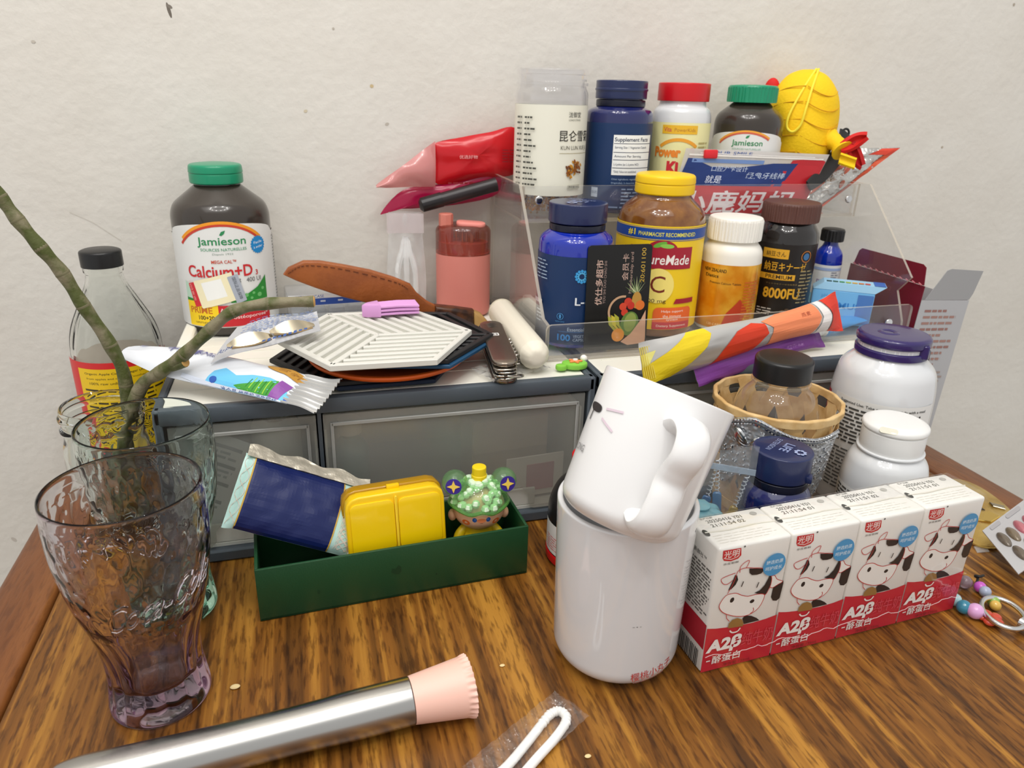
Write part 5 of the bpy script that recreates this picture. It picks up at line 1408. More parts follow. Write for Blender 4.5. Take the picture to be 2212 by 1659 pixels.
# ================================================================= things seen through the drawer fronts
def inside(o, lab, cat_): tag(o, lab, cat_); return o
t = thing('paper_roll', 'white paper roll seen through the left frosted drawer', 'roll', (-.028, .485, .0135))
part('roll', G().lathe(rp([(.006, 0), (.0165, 0, .001), (.0165, .072, .012), (.008, .074), (.006, .07)]), 32), mat('paper_white', 'fbf8f0', .7), t)
part('core', G().lathe([(.006, .0), (.006, .07), (.0052, .07), (.0052, 0)], 24), mat('core_card', 'b8a488', .7), t)
o = part('leaflet', G().sheet(lambda u, v: ((u - .5) * .034, .0025 * math.sin(u * 3), (v - .5) * .066), 8, 6, .0004), mat('leaflet_paper', 'dfe6ea', .6))
o.location = (-.071, .4615, .0560); o.rotation_euler = (-.05, .45, 0); inside(o, 'printed leaflet standing in the left frosted drawer', 'leaflet')
p = Print(lambda u, v, l: (u, .0025 * math.sin((u / .034 + .5) * 3) - l, v), .004)
for k in range(4):
    p.rect(-.012, .024 - k * .013, .012, .0265 - k * .013, '6a7884'); p.lines(-.012, .012, .016 - k * .013, .023 - k * .013, 2, '8a97a2', k, .5)
p.build(o)
for (x, y, col, lab, sc_) in ((.045, .478, 'b04a48', 'red-capped tube lying in the wide frosted drawer', .9), (.068, .474, 'a84444', 'dull red sachet bundle in the wide frosted drawer', 1.1)):
    t = thing('tube_packet', lab, 'packet', (x, y, .0135))
    part('body', G().tube([(-.016, 0, .008), (-.006, 0, .010), (.010, 0, .010), (.016, 0, .009)], [.002, .0072 * sc_, .0076 * sc_, .0060], 14), mat('tube_' + col, col, .4), t)
    part('cap', G().tube([(.016, 0, .009), (.024, 0, .009)], .0048, 14), mat('tube_cap', 'd8d0c8', .4), t)
t = thing('small_box', 'beige paper box in the wide frosted drawer, behind the toy', 'box', (.140, .500, .0135), .1)
part('carton', G().box((0, 0, .029), (.062, .03, .058), .001, 1), mat('beige_box', 'a88f74', .6), t)
part('flap', G().box((0, -.0153, .044), (.06, .0006, .026)), mat('beige_flap', 'b79c80', .6), t)
t = thing('card_sleeve', 'white and pink card sleeve at the right of the wide frosted drawer', 'card', (.155, .4640, .0135), .08)
part('card', G().box((0, 0, .018), (.046, .0012, .034), .0004, 1), mat('card_white', 'd8cfc6', .5), t)
part('pink_panel', G().box((.004, -.0008, .017), (.022, .0006, .022)), mat('card_pink', 'b0606a', .5), t)
t = thing('bottle_small', 'green-white bottle standing in the wide frosted drawer', 'bottle', (.022, .492, .0135))
part('body', G().lathe(rp([(0, 0), (.013, 0, .002), (.013, .045, .006), (.006, .052), (.006, .056), (0, .056)]), 24), mat('pale_teal', '6a8f88', .4), t)
part('cap', G().lathe(rp([(0, .055), (.0085, .055), (.0085, .066, .001), (0, .066)]), 24), mat('tube_cap'), t)
# ================================================================= membership card
t = thing('membership_card', 'black membership card with fruit picture, upright in the acrylic shelf', 'card', mw=basis((.2255, .4960, ZL + .0405), (1, .0, .0), (.035, .05, 1)))
part('card', G().prism(rr4(-.0258, -.0402, .0258, .0402, .003), .0008).xf(MX.Translation((0, 0, -.0004))), mat('card_black', '0e0e0e', .3), t)
p = Print(flatmap((0, 0, .0004), (1, 0, 0), (0, 1, 0)))
p.text('优仕多超市', -.0158, .0125, .0058, 'c8a89a', wid=.034, rot=PI / 2, bold=.01); p.text('YOU SHI DUO CHAO SHI', -.0112, .0125, .0020, 'a08880', wid=.032, rot=PI / 2)
p.text('会员卡', .0048, .0235, .0052, 'c8a89a', wid=.020, rot=PI / 2); p.text('Membership card', .0100, .0190, .0030, 'b09488', wid=.031, rot=PI / 2)
p.text('20:601100', .0190, .0245, .0034, 'c8a440', wid=.026, rot=PI / 2)
for k in range(9): p.poly([(.0145, .002), (.0145 + .0105 * math.cos(.5 + k * .27), .002 + .0145 * math.sin(.5 + k * .27)), (.0160, .003)], ['8a9a6a', 'b8c090', '6a7a50'][k % 3])
p.ell(.0155, -.002, .004, .0065, 'b88a3a', 20)
p.arc(.0045, -.010, .0105, .0122, 1.4, 3.6, 'c09a78')
for cx, cy, r_, c in ((.0085, -.003, .0032, 'c83a24'), (.0045, -.0065, .0030, 'd04428'), (.011, -.006, .003, 'c02e20'), (.0185, -.006, .0038, 'd8702a'), (.006, -.011, .0028, 'c83a24')): p.ell(cx, cy, r_, r_, c, 16)
p.ell(.0105, -.020, .0075, .0095, '5a7a34', 24, -.2); p.ell(.011, -.019, .005, .0075, '8a9a4a', 20, -.2)
for k in range(3): p.poly([(-.0075 + k * .0025, -.0135 + k * .001), (-.0065 + k * .003, -.020), (-.001 + k * .003, -.026), (.003 + k * .002, -.027), (-.003 + k * .0028, -.021), (-.0045 + k * .003, -.0145)], 'c8b83a' if k % 2 else 'a8a838')
p.ell(.0015, -.0285, .0052, .0052, 'e0902e', 22); p.poly([(.004, -.034), (.012, -.028), (.0195, -.018), (.0235, -.010), (.0245, -.030), (.0245, -.036), (.010, -.037)], 'd0a284')
p.build(t)
# ================================================================= test strip box in the shelf
t = thing('strip_box', 'light blue test strip box with colour patches, right end of the shelf', 'box', (.4545, .5270, ZL), -.62)
BLU = mat('light_blue_card', '74b4e2', .4)
part('carton', G().box((0, 0, .0150), (.050, .018, .030), .0008, 1), BLU, t)
part('sloped_lid', G().prism([(-.025, 0), (.025, 0), (.033, .0065), (-.017, .0065)], .018, fr=lambda x, y, z: (x, .009 - z, .030 + y)), mat('pale_blue_card', 'a4d2ee', .4), t, smooth=False)
p = Print(flatmap((0, -.0091, .015), (1, 0, 0), (0, 0, 1))); p.text('LITMUS', 0, .002, .0055, '3a80c0', wid=.03, bold=.01); p.text('pH', -.015, .0095, .004, '5a9ad0'); p.rect(.012, -.013, .0245, .013, '4a78b8'); p.poly([(-.024, -.013), (.0, -.013), (-.01, -.006), (-.024, -.004)], '2a86c8'); p.build(t)
p = Print(flatmap((.008, 0, .0366), (1, 0, 0), (0, 1, 0)))
for k, c in enumerate(('28463c', '1c5a44', '2c8a4a', '9cb838', 'd8a83a', 'd07a34', 'c84a3a')): p.rect(-.023 + k * .0052, -.006, -.0188 + k * .0052, -.001, c)
p.rect(.0155, -.0085, .0245, .0085, '3a68b8'); p.build(t, 'colour_patches')
t = thing('paste_tube', 'white and blue squeeze tube lying in front of the light blue box', 'tube', mw=basis((.4370, .5030, ZL + .0065), (1, .35, .05), (0, 1, 0)))
part('tube', G().sheet(lambda u, v: ((u - .5) * .05, (.0062 + .004 * u) * math.cos(v * 2 * PI), (.0062 * (1 - u * .85) + .0002) * math.sin(v * 2 * PI)), 12, 24), mat('tube_blue', '3a94d8', .3), t)
part('shoulder', G().tube([(-.0250, 0, 0), (-.0285, 0, 0)], [.0062, .0035], 16), mat('white_cap2', 'eef0f0', .35), t)
part('cap', G().tube([(-.0285, 0, 0), (-.041, 0, 0)], [.0050, .0048], 16), mat('white_cap2'), t)
# ================================================================= dental floss zip bag, foil bag, strap, plush
FY0 = .5835
zq = [aty(1440, 470, FY0), aty(1725, 478, FY0), aty(1792, 334, FY0 + .003), aty(1482, 320, FY0 + .003)]
zq[0].z = max(zq[0].z, ZU); zq[1].z = max(zq[1].z, ZU)
o = (zq[0] + zq[1]) / 2
qf = quad(*[q - o for q in zq])
t = thing('floss_bag', 'red and blue zip bag of floss picks on the upper tier', 'bag', o)
fz = lambda s: (lambda u, v: qf(u, v) + V((0, s * .0035 * math.sin(PI * u) ** .7 * (1 - v * .75) + .0006 * noise.noise(V((u * 8, v * 6, s))), 0)))
ff = fz(-1)
part('front_film', G().sheet(ff, 30, 18), clear('zip_film', 'fafafa', .55, 'd8d4d0', .15, 1.45), t)
part('back_film', G().sheet(lambda u, v: fz(1)(1 - u, v), 30, 18), clear('zip_back', 'f4f4f4', .6, 'cfc8c4', .2), t)
p = Print(lambda u, v, l: ff(max(0, min(1, u)), max(0, min(1, v))) + V((0, -l - .0003, 0)), .05); p.stepv = .08
p.poly([(.005, .005), (.995, .005), (.995, .88), (.93, .93), (.75, .88), (.74, .80), (.66, .78), (.66, .45), (.005, .45)], 'b81c26')
p.poly([(.005, .45), (.74, .45), (.80, .83), (.62, .82), (.40, .74), (.2, .74), (.06, .86), (.03, .86)], '15306e')
p.rect(.06, .80, .55, .86, '6a86b8')
p.text('口腔力学设计', .33, .715, .085, 'b8c4da', wid=.25); p.text('经典牙线棒', .60, .62, .10, 'c0ccde', wid=.28); p.text('就是', .24, .55, .12, 'd8def0', wid=.11)
p.text('小鹿妈妈', .46, .20, .36, 'e4dada', wid=.86, bold=.015); p.text('YOUR SMILE', .30, .955, .05, '3a5a9a', wid=.3)
p.rect(.03, .90, .97, .925, 'e6e2dc'); p.rect(.1, .935, .9, .945, 'ece8e4')
p.build(t)
part('zip_slider', G().box(tuple(qf(.165, .93) + V((0, -.002, 0))), (.0125, .004, .0072), .0012, 2), mat('red_slider', 'd8222c', .35), t)
fq = [aty(1690, 470, .606), aty(1765, 455, .600), aty(1945, 318, .596), aty(1800, 322, .612)]
o = (fq[0] + fq[1]) / 2; qf2 = quad(*[q - o for q in fq])
t = thing('foil_bag', 'silver and red foil snack bag poking out right of the plush', 'bag', o)
fo = lambda s: (lambda u, v: qf2(u, v) + V((0, s * .004 * math.sin(PI * u) * (1 - v) ** .3 * (1 if v < 1 else 0) + .0022 * noise.noise(V((u * 5, v * 9, 4))), 0)))
FOS = mat('crinkled_foil', 'cac8c2', .2, 1, bump=('noise', 90, .004))
part('front_film', G().sheet(fo(-1), 20, 30), FOS, t); part('back_film', G().sheet(lambda u, v: fo(1)(1 - u, v), 20, 30), FOS, t)
p = Print(lambda u, v, l: fo(-1)(max(0, min(1, u)), max(0, min(1, v))) + V((0, -l - .0003, 0)), .1); p.stepv = .06
p.rect(.88, .0, 1.0, .97, 'c8502e'); 
rd = random.Random(12)
for k in range(12): p.ell(.15 + rd.random() * .6, .42 + rd.random() * .5, .10, .035, 'c86a52' if k % 2 else 'd88a78', 12, rd.random() * 3)
p.poly([(.6, .9), (1, .88), (1, .99), (.72, .99)], 'd0402a'); p.build(t)
BKS = mat('black_strap', '1c1c1d', .55)
P = cat([aty(1826, 288, .6180), aty(1820, 312, .6120), aty(1802, 345, .6020), aty(1775, 378, .5880), aty(1746, 402, .5785)], 6)
t = thing('shoe_horn', 'black curved plastic strip hanging beside the yellow plush', 'strip', P[-1])
off = MX.Translation(-P[-1])
part('blade', G().tube(P, lambda s: .0085 * (1 - .45 * s ** 3), 16, flat=.25, up=(0, 1, .2)).xf(off), BKS, t)
part('tip_ring', G().tube([P[0] + V((.004 * math.cos(k * PI / 8), 0, .004 * math.sin(k * PI / 8))) for k in range(16)], .0011, 6, closed=True).xf(off), BKS, t)
# plush
YF = mat('yellow_fabric', 'f4c80a', .75, bump=('noise', 500, .0004)); RF = mat('red_fabric', 'd01a14', .7); YF2 = mat('yellow_cord', 'f6e03c', .6); SEAM = mat('seam_thread', 'd29a06', .8)
cx_, cy_, cz_ = .4625, .6325, .2718
t = thing('plush_chick', 'round yellow chick plush with red beak on the upper tier', 'plush toy', (cx_, cy_, ZU), face(cx_, cy_))
bc_ = cz_ - ZU
g = G(); prof = sm([(0, -.056), (.017, -.053), (.0275, -.036), (.0318, -.012), (.0315, .012), (.0275, .034), (.0185, .048), (.008, .0535), (0, .0545)], 6)
g.lathe(prof, 48, mod=lambda a, z, r: (.0012 * math.sin(3 * a + z * 90) if r > .002 else 0)); g.xf(MX.Translation((-.0015, 0, bc_)))
part('body', g, YF, t)
def rad(z):
    for (r1, a), (r2, b) in zip(prof, prof[1:]):
        if a <= z <= b and b > a: return r1 + (r2 - r1) * (z - a) / (b - a)
    return .02
for k, z0 in enumerate((.040, .027, .012, -.002, -.016)):
    for s_ in (-1, 1):
        pts = []
        for i in range(13):
            a = s_ * (.03 + 1.35 * i / 12); z = z0 - .010 * math.sin(i / 12 * PI) * (.6 if s_ > 0 else -.25) - (.010 * i / 12 if s_ < 0 else 0.004 * i / 12); r = rad(z) + .0008
            pts.append((r * math.sin(a) - .0015, -r * math.cos(a), bc_ + z))
        part('seam', G().tube(pts, .00045, 5), SEAM, t)
lp = cat([(.004, -.012, bc_ + .0545), (-.004, -.0250, bc_ + .038), (-.0125, -.0335, bc_ + .016), (-.0130, -.0345, bc_ + .005), (-.0075, -.0352, bc_ + .001), (-.0018, -.0348, bc_ + .007), (.0005, -.0335, bc_ + .02), (.003, -.0265, bc_ + .038), (.006, -.012, bc_ + .0545)], 6)
part('hanging_loop', G().tube(lp, .0011, 8), YF2, t)
g = G(); sphere(g, (-.0325, .006, bc_ + .036), .0095, 12, s=(.75, .5, 1.15)); part('comb', g, RF, t)
g = G().tube(cat([(.024, -.012, bc_ - .004), (.033, -.020, bc_ - .009), (.038, -.026, bc_ - .014)], 5), [.0095, .0078, .0070, .0085, .0100], 16); part('wing', g, YF, t)
UP = .020
bk = part('beak', G().sheet(lambda u, v: (.036 + .019 * u, -.0315 + .004 * math.sin(PI * v), bc_ + UP - .031 + (.011 * u) + (v - .5) * .010 * math.sin(PI * (.15 + .8 * u))), 10, 8, .003), RF, t)
part('beak_lower', G().sheet(lambda u, v: (.044 + .012 * u, -.029 + .004 * math.sin(PI * v), bc_ + UP - .030 - .016 * u + (v - .5) * .011 * math.sin(PI * (.2 + .75 * u))), 10, 8, .003), mat('dark_red_fabric', 'b01414', .7), t)
part('yellow_lip', G().sheet(lambda u, v: (.036 + .014 * u, -.033 + .003 * math.sin(PI * v), bc_ + UP - .040 - .004 * u + (v - .5) * .007), 8, 6, .002), YF, t)
# ================================================================= orange and purple sachets on the drawer unit
def sachet(label, a, b, up, H, th, seed, cols, crimpcol, name='snack_sachet'):
    mw, L = frame3(a, b, up); t = thing(name, label, 'sachet', mw=mw)
    def sf(side):
        def f(u, v):
            e = min(1, u / .16) ; r = min(1, (1 - u) / .10); q = (e * e * (3 - 2 * e)) * (r * r * (3 - 2 * r))
            tw = .5 * math.sin(u * 3.4 + .3)
            w = H * (1 - .16 * q + .12 * math.sin(u * 7))
            y = (v - .5) * w; z = side * th / 2 * max(0, 1 - abs(2 * v - 1) ** 2.2) ** .7 * q + .0008 * noise.noise(V((u * 7 + seed, v * 5, 0))) + y * tw * .35
            return ((u - .5) * L, y, z)
        return f
    A_, B_ = sf(1), sf(-1)
    part('front_film', G().sheet(A_, 56, 18), mat('sachet_silver', 'c8c6c2', .3, .5), t); part('back_film', G().sheet(lambda u, v: B_(1 - u, v), 56, 18), mat('sachet_silver'), t)
    def fm2(u, v, l):
        q = A_(max(0, min(1, u)), max(0, min(1, v))); return (q[0], q[1], q[2] + l + .0003)
    p = Print(fm2, .03); p.stepv = .08
    for c, poly in cols: p.poly(poly, c)
    return t, p, A_, L
t, p, A_, L = sachet('orange and yellow snack sachet across the front of the acrylic shelf', aty(1385, 787, .4330), aty(1812, 672, .4760), (.0, .30, .95), .0300, .014, 3,
    [('e8cc18', [(.0, .0), (.12, .0), (.20, .25), (.27, .55), (.30, .85), (.28, 1), (.20, 1), (.10, .65), (.03, .45), (.0, .4)]), ('e8e080', [(.0, .4), (.03, .45), (.06, .75), (.0, .7)]),
     ('d83a18', [(.30, .0), (.50, .0), (.575, .45), (.56, .8), (.50, .9), (.42, .75), (.36, .4)]), ('ee8a5c', [(.58, .0), (.82, .0), (.86, .5), (.84, 1), (.64, 1), (.55, .88), (.60, .6)]), ('ece6e2', [(.835, 0), (.90, 0), (.92, .5), (.88, 1), (.85, 1), (.87, .5)]), ('d8341c', [(.91, 0), (1, 0), (1, 1), (.89, 1), (.93, .5)])], None)
p.text('燕麦', .78, .75, .14, '8a2a10', wid=.05)
p.build(t)
for k in range(6): part('crimp', G().tube([(-L / 2 + .0008 + k * .0016, -.0115, .001 + .0002 * k), (-L / 2 + .0004 + k * .0016, .0, .0012), (-L / 2 + k * .0016, .0115, .001)], .0004, 5), mat('crimp_yellow', 'dcc850', .35), t)
t, p, A_, L = sachet('purple snack sachet half under the orange sachet', aty(1500, 806, .4420), aty(1770, 722, .4770), (.0, .5, .8), .0210, .008, 6, [('7a3a8e', [(0, 0), (1, 0), (1, 1), (0, 1)])], None)
p.text('蓝莓味', .75, .3, .2, 'b88ac4', wid=.14); p.build(t)
# ================================================================= open carton on the right
t = thing('paper_carton', 'open grey and maroon paper carton standing at the right of the shelf', 'carton', (.4965, .4880, .0003), 0, rot=(0, .045, 0))
GRY = mat('grey_carton', 'b2b3b6', .5); MAR = mat('maroon_carton', '6e1424', .35); CRD = mat('white_card_inside', 'd8d4cc', .6)
BW, BD, BH = .0510, .0930, .1440
part('front_panel', G().box((BW / 2, .0003, BH / 2), (BW, .0006, BH)), GRY, t)
part('side_panel', G().box((.0003, BD / 2 + .0006, BH / 2 + .006), (.0006, BD - .001, BH + .012)), MAR, t, 'maroon side')
part('back_panel', G().box((BW / 2, BD, BH / 2), (BW - .001, .0006, BH)), CRD, t)
part('side_panel', G().box((BW - .0003, BD / 2 + .0006, BH / 2), (.0006, BD - .001, BH)), GRY, t)
part('base_panel', G().box((BW / 2, BD / 2, .0004), (BW - .0012, BD - .001, .0006)), GRY, t)
part('front_flap', G().prism([(.004, 0), (BW, 0), (BW + .002, .006), (BW + .0035, .026), (.020, .0275), (.016, .026)], .0006, fr=lambda x, y, z: (x, .0004 + z - y * .10, BH + .0004 + y)), mat('grey_flap', 'a2a3a5', .5), t, smooth=False)
part('side_flap', G().prism([(.002, 0), (BD - .004, 0), (BD - .006, .013), (BD - .009, .0155), (.010, .0165), (.006, .0145)], .0006, fr=lambda x, y, z: (-.0003 + z + y * .10, x, BH + .0125 + y)), MAR, t, smooth=False)
part('inner_flap', G().prism([(.004, 0), (.04, 0), (.036, .014), (.008, .016)], .0006, fr=lambda x, y, z: (.004 + x, .055 + z + y * .3, BH - .004 + y)), CRD, t, smooth=False)
for k in range(12): part('perforation', G().tube([(-.0006, .004 + k * .0074, BH + .0122), (-.0006, .0075 + k * .0074, BH + .0135)], .0007, 6), mat('perf_edge', 'b86a70', .5), t)
p = Print(flatmap((0, 0, 0), (1, 0, 0), (0, 0, 1)))
rd = random.Random(21)
for k in range(16):
    w = .020 + .022 * rd.random(); z = BH - .008 - k * .0055
    p.lines(.006, .006 + w, z - .0026, z, 1, 'a07a70' if k % 3 else '946a62', k, .85, 0)
p.rect(.034, .022, .042, .04, '8a8a8a'); p.lines(.032, .045, .05, .08, 7, 'a09088', 2, .4)
p.build(t, 'front_printing')
p = Print(flatmap((0, 0, 0), (0, -1, 0), (0, 0, 1))); p.text('易撕口', -.045, BH + .001, .0045, '9a4a54', wid=.016); p.build(t, 'side_printing')
# ================================================================= basket, its bottle
BX, BY = .3115, .4040
t = thing('woven_basket', 'small woven bamboo basket cup holding a black-capped bottle', 'basket', (BX, BY, .0003), .3)
BR0, BR1, BHH = .0290, .0425, .1070
BAM = mat('bamboo', 'c9a268', .5, var=('dcbc86', 80, .4, .62))
rb = lambda z: BR0 + (BR1 - BR0) * (z / BHH) ** .85
part('base_disc', G().lathe(rp([(0, 0), (BR0, 0, .001), (BR0, .0025), (0, .0025)]), 40), BAM, t)
NS = 11
for dr in (1, -1):
    for k in range(NS):
        a0 = k * 2 * PI / NS + (.14 if dr > 0 else 0)
        def sfn(u, v, dr=dr, a0=a0):
            z = .002 + u * (BHH - .004); a = a0 + dr * u * 1.15 + (v - .5) * .0125 / rb(z)
            r = rb(z) + .0007 * dr * math.cos(u * NS * .9 + k) - .0006
            return (r * math.cos(a), r * math.sin(a), z)
        part('strip', G().sheet(sfn, 18, 2, .0006), BAM, t)
for z in (.03, .062, .090):
    part('hoop', G().lathe([(rb(z) + .0014, z - .0035), (rb(z) + .0016, z + .0035), (rb(z) + .0010, z + .0035), (rb(z) + .0008, z - .0035)], 48, close=True), BAM, t)
part('rim', G().lathe(rp([(BR1 - .0016, BHH - .0055), (BR1 + .0012, BHH - .0055), (BR1 + .0016, BHH, .0012), (BR1 - .0014, BHH + .0004, .0012), (BR1 - .0016, BHH - .0055)]), 56, mod=lambda a, z, r: .0005 * math.sin(a * 15 + z * 600)), BAM, t)
BZ = .0072
t = thing('glass_bottle', 'clear round bottle with black cap standing in the woven basket', 'bottle', (BX - .0005, BY - .001, .0062), 0)
CB = clear('clear_bottle', 'fbfaf8', .03, 'ffffff', .04, 1.5)
part('body', G().lathe(sm([(0, 0), (.022, .0), (.0275, .004), (.0285, .015), (.0300, .08), (.0290, .092), (.0245, .103), (.0195, .109), (.0180, .1125), (.0180, .1175)], 6), 56), CB, t)
part('neck_ring', G().lathe(rp([(.0178, .1120), (.0200, .1122, .0006), (.0200, .1145, .0006), (.0180, .1150)]), 48), clear('neck_clear', 'f6f2ea', .12, 'e8d8b8', .06), t)
part('cap', G().lathe(rp([(0, .1160), (.0194, .1160), (.0194, .1295, .0015), (.0175, .1308, .001), (0, .1312)]), 120, mod=ribs(30, .00015, .117, .128, .019)), mat('black_cap'), t)
# ================================================================= big white bottle, flip-cap bottle, small navy bottle
t = new_bottle('large white bottle with dark purple lid beside the basket', .4035, .4080, .0003)
R = .0350
part('body', G().lathe(rp([(0, 0), (R * .93, 0, .003), (R, .006, .004), (R, .105, .018), (R * .92, .1225, .012), (.0235, .1305, .003), (.0228, .132), (.0228, .139), (0, .139)], 7), 64), WHITE_P, t)
PUR = mat('purple_lid', '2c1f5c', .22, coat=.3)
part('collar_ring', G().lathe(rp([(.0225, .1318), (.0246, .1318, .0006), (.0246, .1365, .0006), (.0236, .1370), (.0225, .1370)]), 56), PUR, t)
ld_ = part('lid', G().lathe(rp([(0, .1400), (.0240, .1400), (.0248, .1412, .0006), (.0248, .1455, .0016), (.0225, .1470, .001), (.012, .1474), (0, .1472)]), 56), PUR, t)
part('hinge', G().box((.0205, -.0115, .1390), (.006, .006, .010), .0008, 1), PUR, t)
part('inner_neck', G().lathe([(.0228, .1365), (.0228, .1402)], 48), mat('white_neck', 'e8e8ec', .3), t)
part('thumb_dimple', G().lathe(rp([(.0035, .1474), (.0055, .1482, .0004), (.0075, .1474)]), 32).xf(MX.Translation((-.004, -.004, 0))), PUR, ld_)
lb = part('label', band(R, .018, .1030, -.95, 1.25), LABEL_W, t)
p = Print(cylmap(R + .0003), .002)
p.text('Suggested Use: Take one capsule daily with a meal', .004, .0990, .0026, '30302e', wid=.062, bold=.01)
p.lines(-.028, .040, .068, .0965, 10, '4a4a48', 5, .5, .2); p.lines(-.028, .040, .030, .064, 12, '6a6a68', 6, .45, .3)
p.build(lb)
part('side_label', band(R, .020, .1000, 2.2, 5.1), mat('red_label', 'b83038', .4), t)
t = new_bottle('white bottle with white flip cap behind the milk cartons', .3690, .3550, .0003)
R = .0273
part('body', G().lathe(rp([(0, 0), (R * .93, 0, .003), (R, .005, .004), (R, .066, .014), (R * .9, .0775, .010), (.0200, .0825, .003), (.0192, .084), (.0192, .09), (0, .09)], 7), 60), WHITE_P, t)
part('collar', G().lathe(rp([(.0190, .0835), (.0212, .0838, .0005), (.0212, .0852, .0005), (.019, .0856)]), 56), WHITE_P, t)
CW2 = mat('white_cap_satin', 'e4e4e2', .3)
c = part('cap', G().lathe(rp([(0, .0854), (.0196, .0854), (.0199, .0870), (.0199, .0985, .0006), (.0194, .0992), (0, .0992)]), 60), CW2, t)
part('flip_lid', G().lathe(rp([(0, .0994), (.0200, .0994, .0004), (.0207, .1005, .0008), (.0205, .1030, .002), (.0165, .1052, .003), (0, .1058)]), 60), CW2, c)
part('thumb_notch', G().prism(rr4(-.0055, -.002, .0055, .002, .0018), .0012).xf(MX.Translation((-.003, -.0185, .1030)) @ MX.Rotation(.9, 4, 'X')), mat('notch_cream', 'd9d6c4', .5), c)
lb = part('label', band(R, .008, .0585), LABEL_W, t)
p = Print(cylmap(R + .0003), .002)
p.lines(-.034, .006, .012, .057, 17, '4a4c4a', 3, .5, .3); p.lines(.014, .04, .012, .052, 14, '9a9c9a', 4, .4, .3); p.build(lb)
t, lb, c = blue_bottle(.2781, .3469, .0003, .0218, .09, .0183, .0808, .0982, .004, .0590, 'short navy bottle with embossed cap just behind the milk cartons', face(.284, .354), bm_=mat('navy_bottle_plastic'))
life_cap(c, .0986, .93, -1.9)
part('cap_tab', G().box((.0175, -.006, .0838), (.004, .006, .005), .001, 2), NAVY, c)
p = Print(cylmap(.0221), .002); p.rect(-.030, .010, -.014, .052, 'e8eaec'); p.text('Caution for', -.0195, .047, .003, '3a4a6a', wid=.011); p.text('control info', -.0195, .042, .003, '3a4a6a', wid=.011); p.lines(-.029, -.015, .012, .038, 8, '6a7a94', 3, .4); p.text('LIFE', .008, .045, .006, 'dfe6f0', wid=.014, bold=.02)
p.build(lb)
# ================================================================= silver embossed ornament leaning on the basket
SV = mat('embossed_silver', 'cfd2d6', .36, .75, bump=('voronoi', 420, .0012)); SV2 = mat('silver_bead', 'd4d6d8', .18, 1)
t = thing('silver_ornament', 'embossed silver tin ornament wrapped around the woven basket', 'ornament', (BX, BY, .0003), face(BX, BY))
def orr(a, z, l=0):
    r = rb(max(0, min(BHH, z))) + .0034 + l; return V((r * math.sin(a), -r * math.cos(a), z))
def toph(a): return .1060 - .010 * abs(math.sin((a + .25) * 2.1)) ** 1.5 - .012 * max(0, a - .5)
def both(a): return .060 - .030 * math.exp(-((a - .75) / .3) ** 2) + .022 * math.exp(-((a - .1) / .25) ** 2) - .012 * math.exp(-((a + .75) / .2) ** 2)
part('sheet', G().sheet(lambda u, v: orr(-.85 + 2.0 * u, both(-.85 + 2.0 * u) + (toph(-.85 + 2.0 * u) - both(-.85 + 2.0 * u)) * v), 60, 16, .0006), SV, t)
for off_ in (.0012, .0042):
    part('rope_edge', G().tube([orr(-.84 + 1.98 * i / 120, toph(-.84 + 1.98 * i / 120) - off_, .0006 + .0004 * math.sin(i * 2.2)) for i in range(121)], .0009, 6), SV2, t)
g = G(); rd = random.Random(4)
for k in range(150):
    a = -.80 + 1.9 * rd.random(); z = both(a) + (toph(a) - both(a) - .008) * rd.random()
    if -.55 < a < .45 and z > .080: continue
    h = G(); sphere(h, orr(a, z, .0003), .0011, 4); g.join(h)
part('beading', g, SV2, t, kind='stuff')
for a, z, rz_ in ((-.42, .090, -.5), (-.18, .088, .35), (.12, .090, -.3), (.34, .086, .5)):
    for j in range(4):
        part('leaf_rib', G().tube([orr(a + (q - .5) * .26, z + (q - .5) * .010 * rz_ * 2 + (j - 1.5) * .0024 * math.sin(PI * q), .0010 + .0014 * math.sin(PI * q)) for q in [i / 8 for i in range(9)]], [.0004, .0010, .0014, .0016, .0017, .0016, .0014, .0010, .0004], 7), SV2, t)
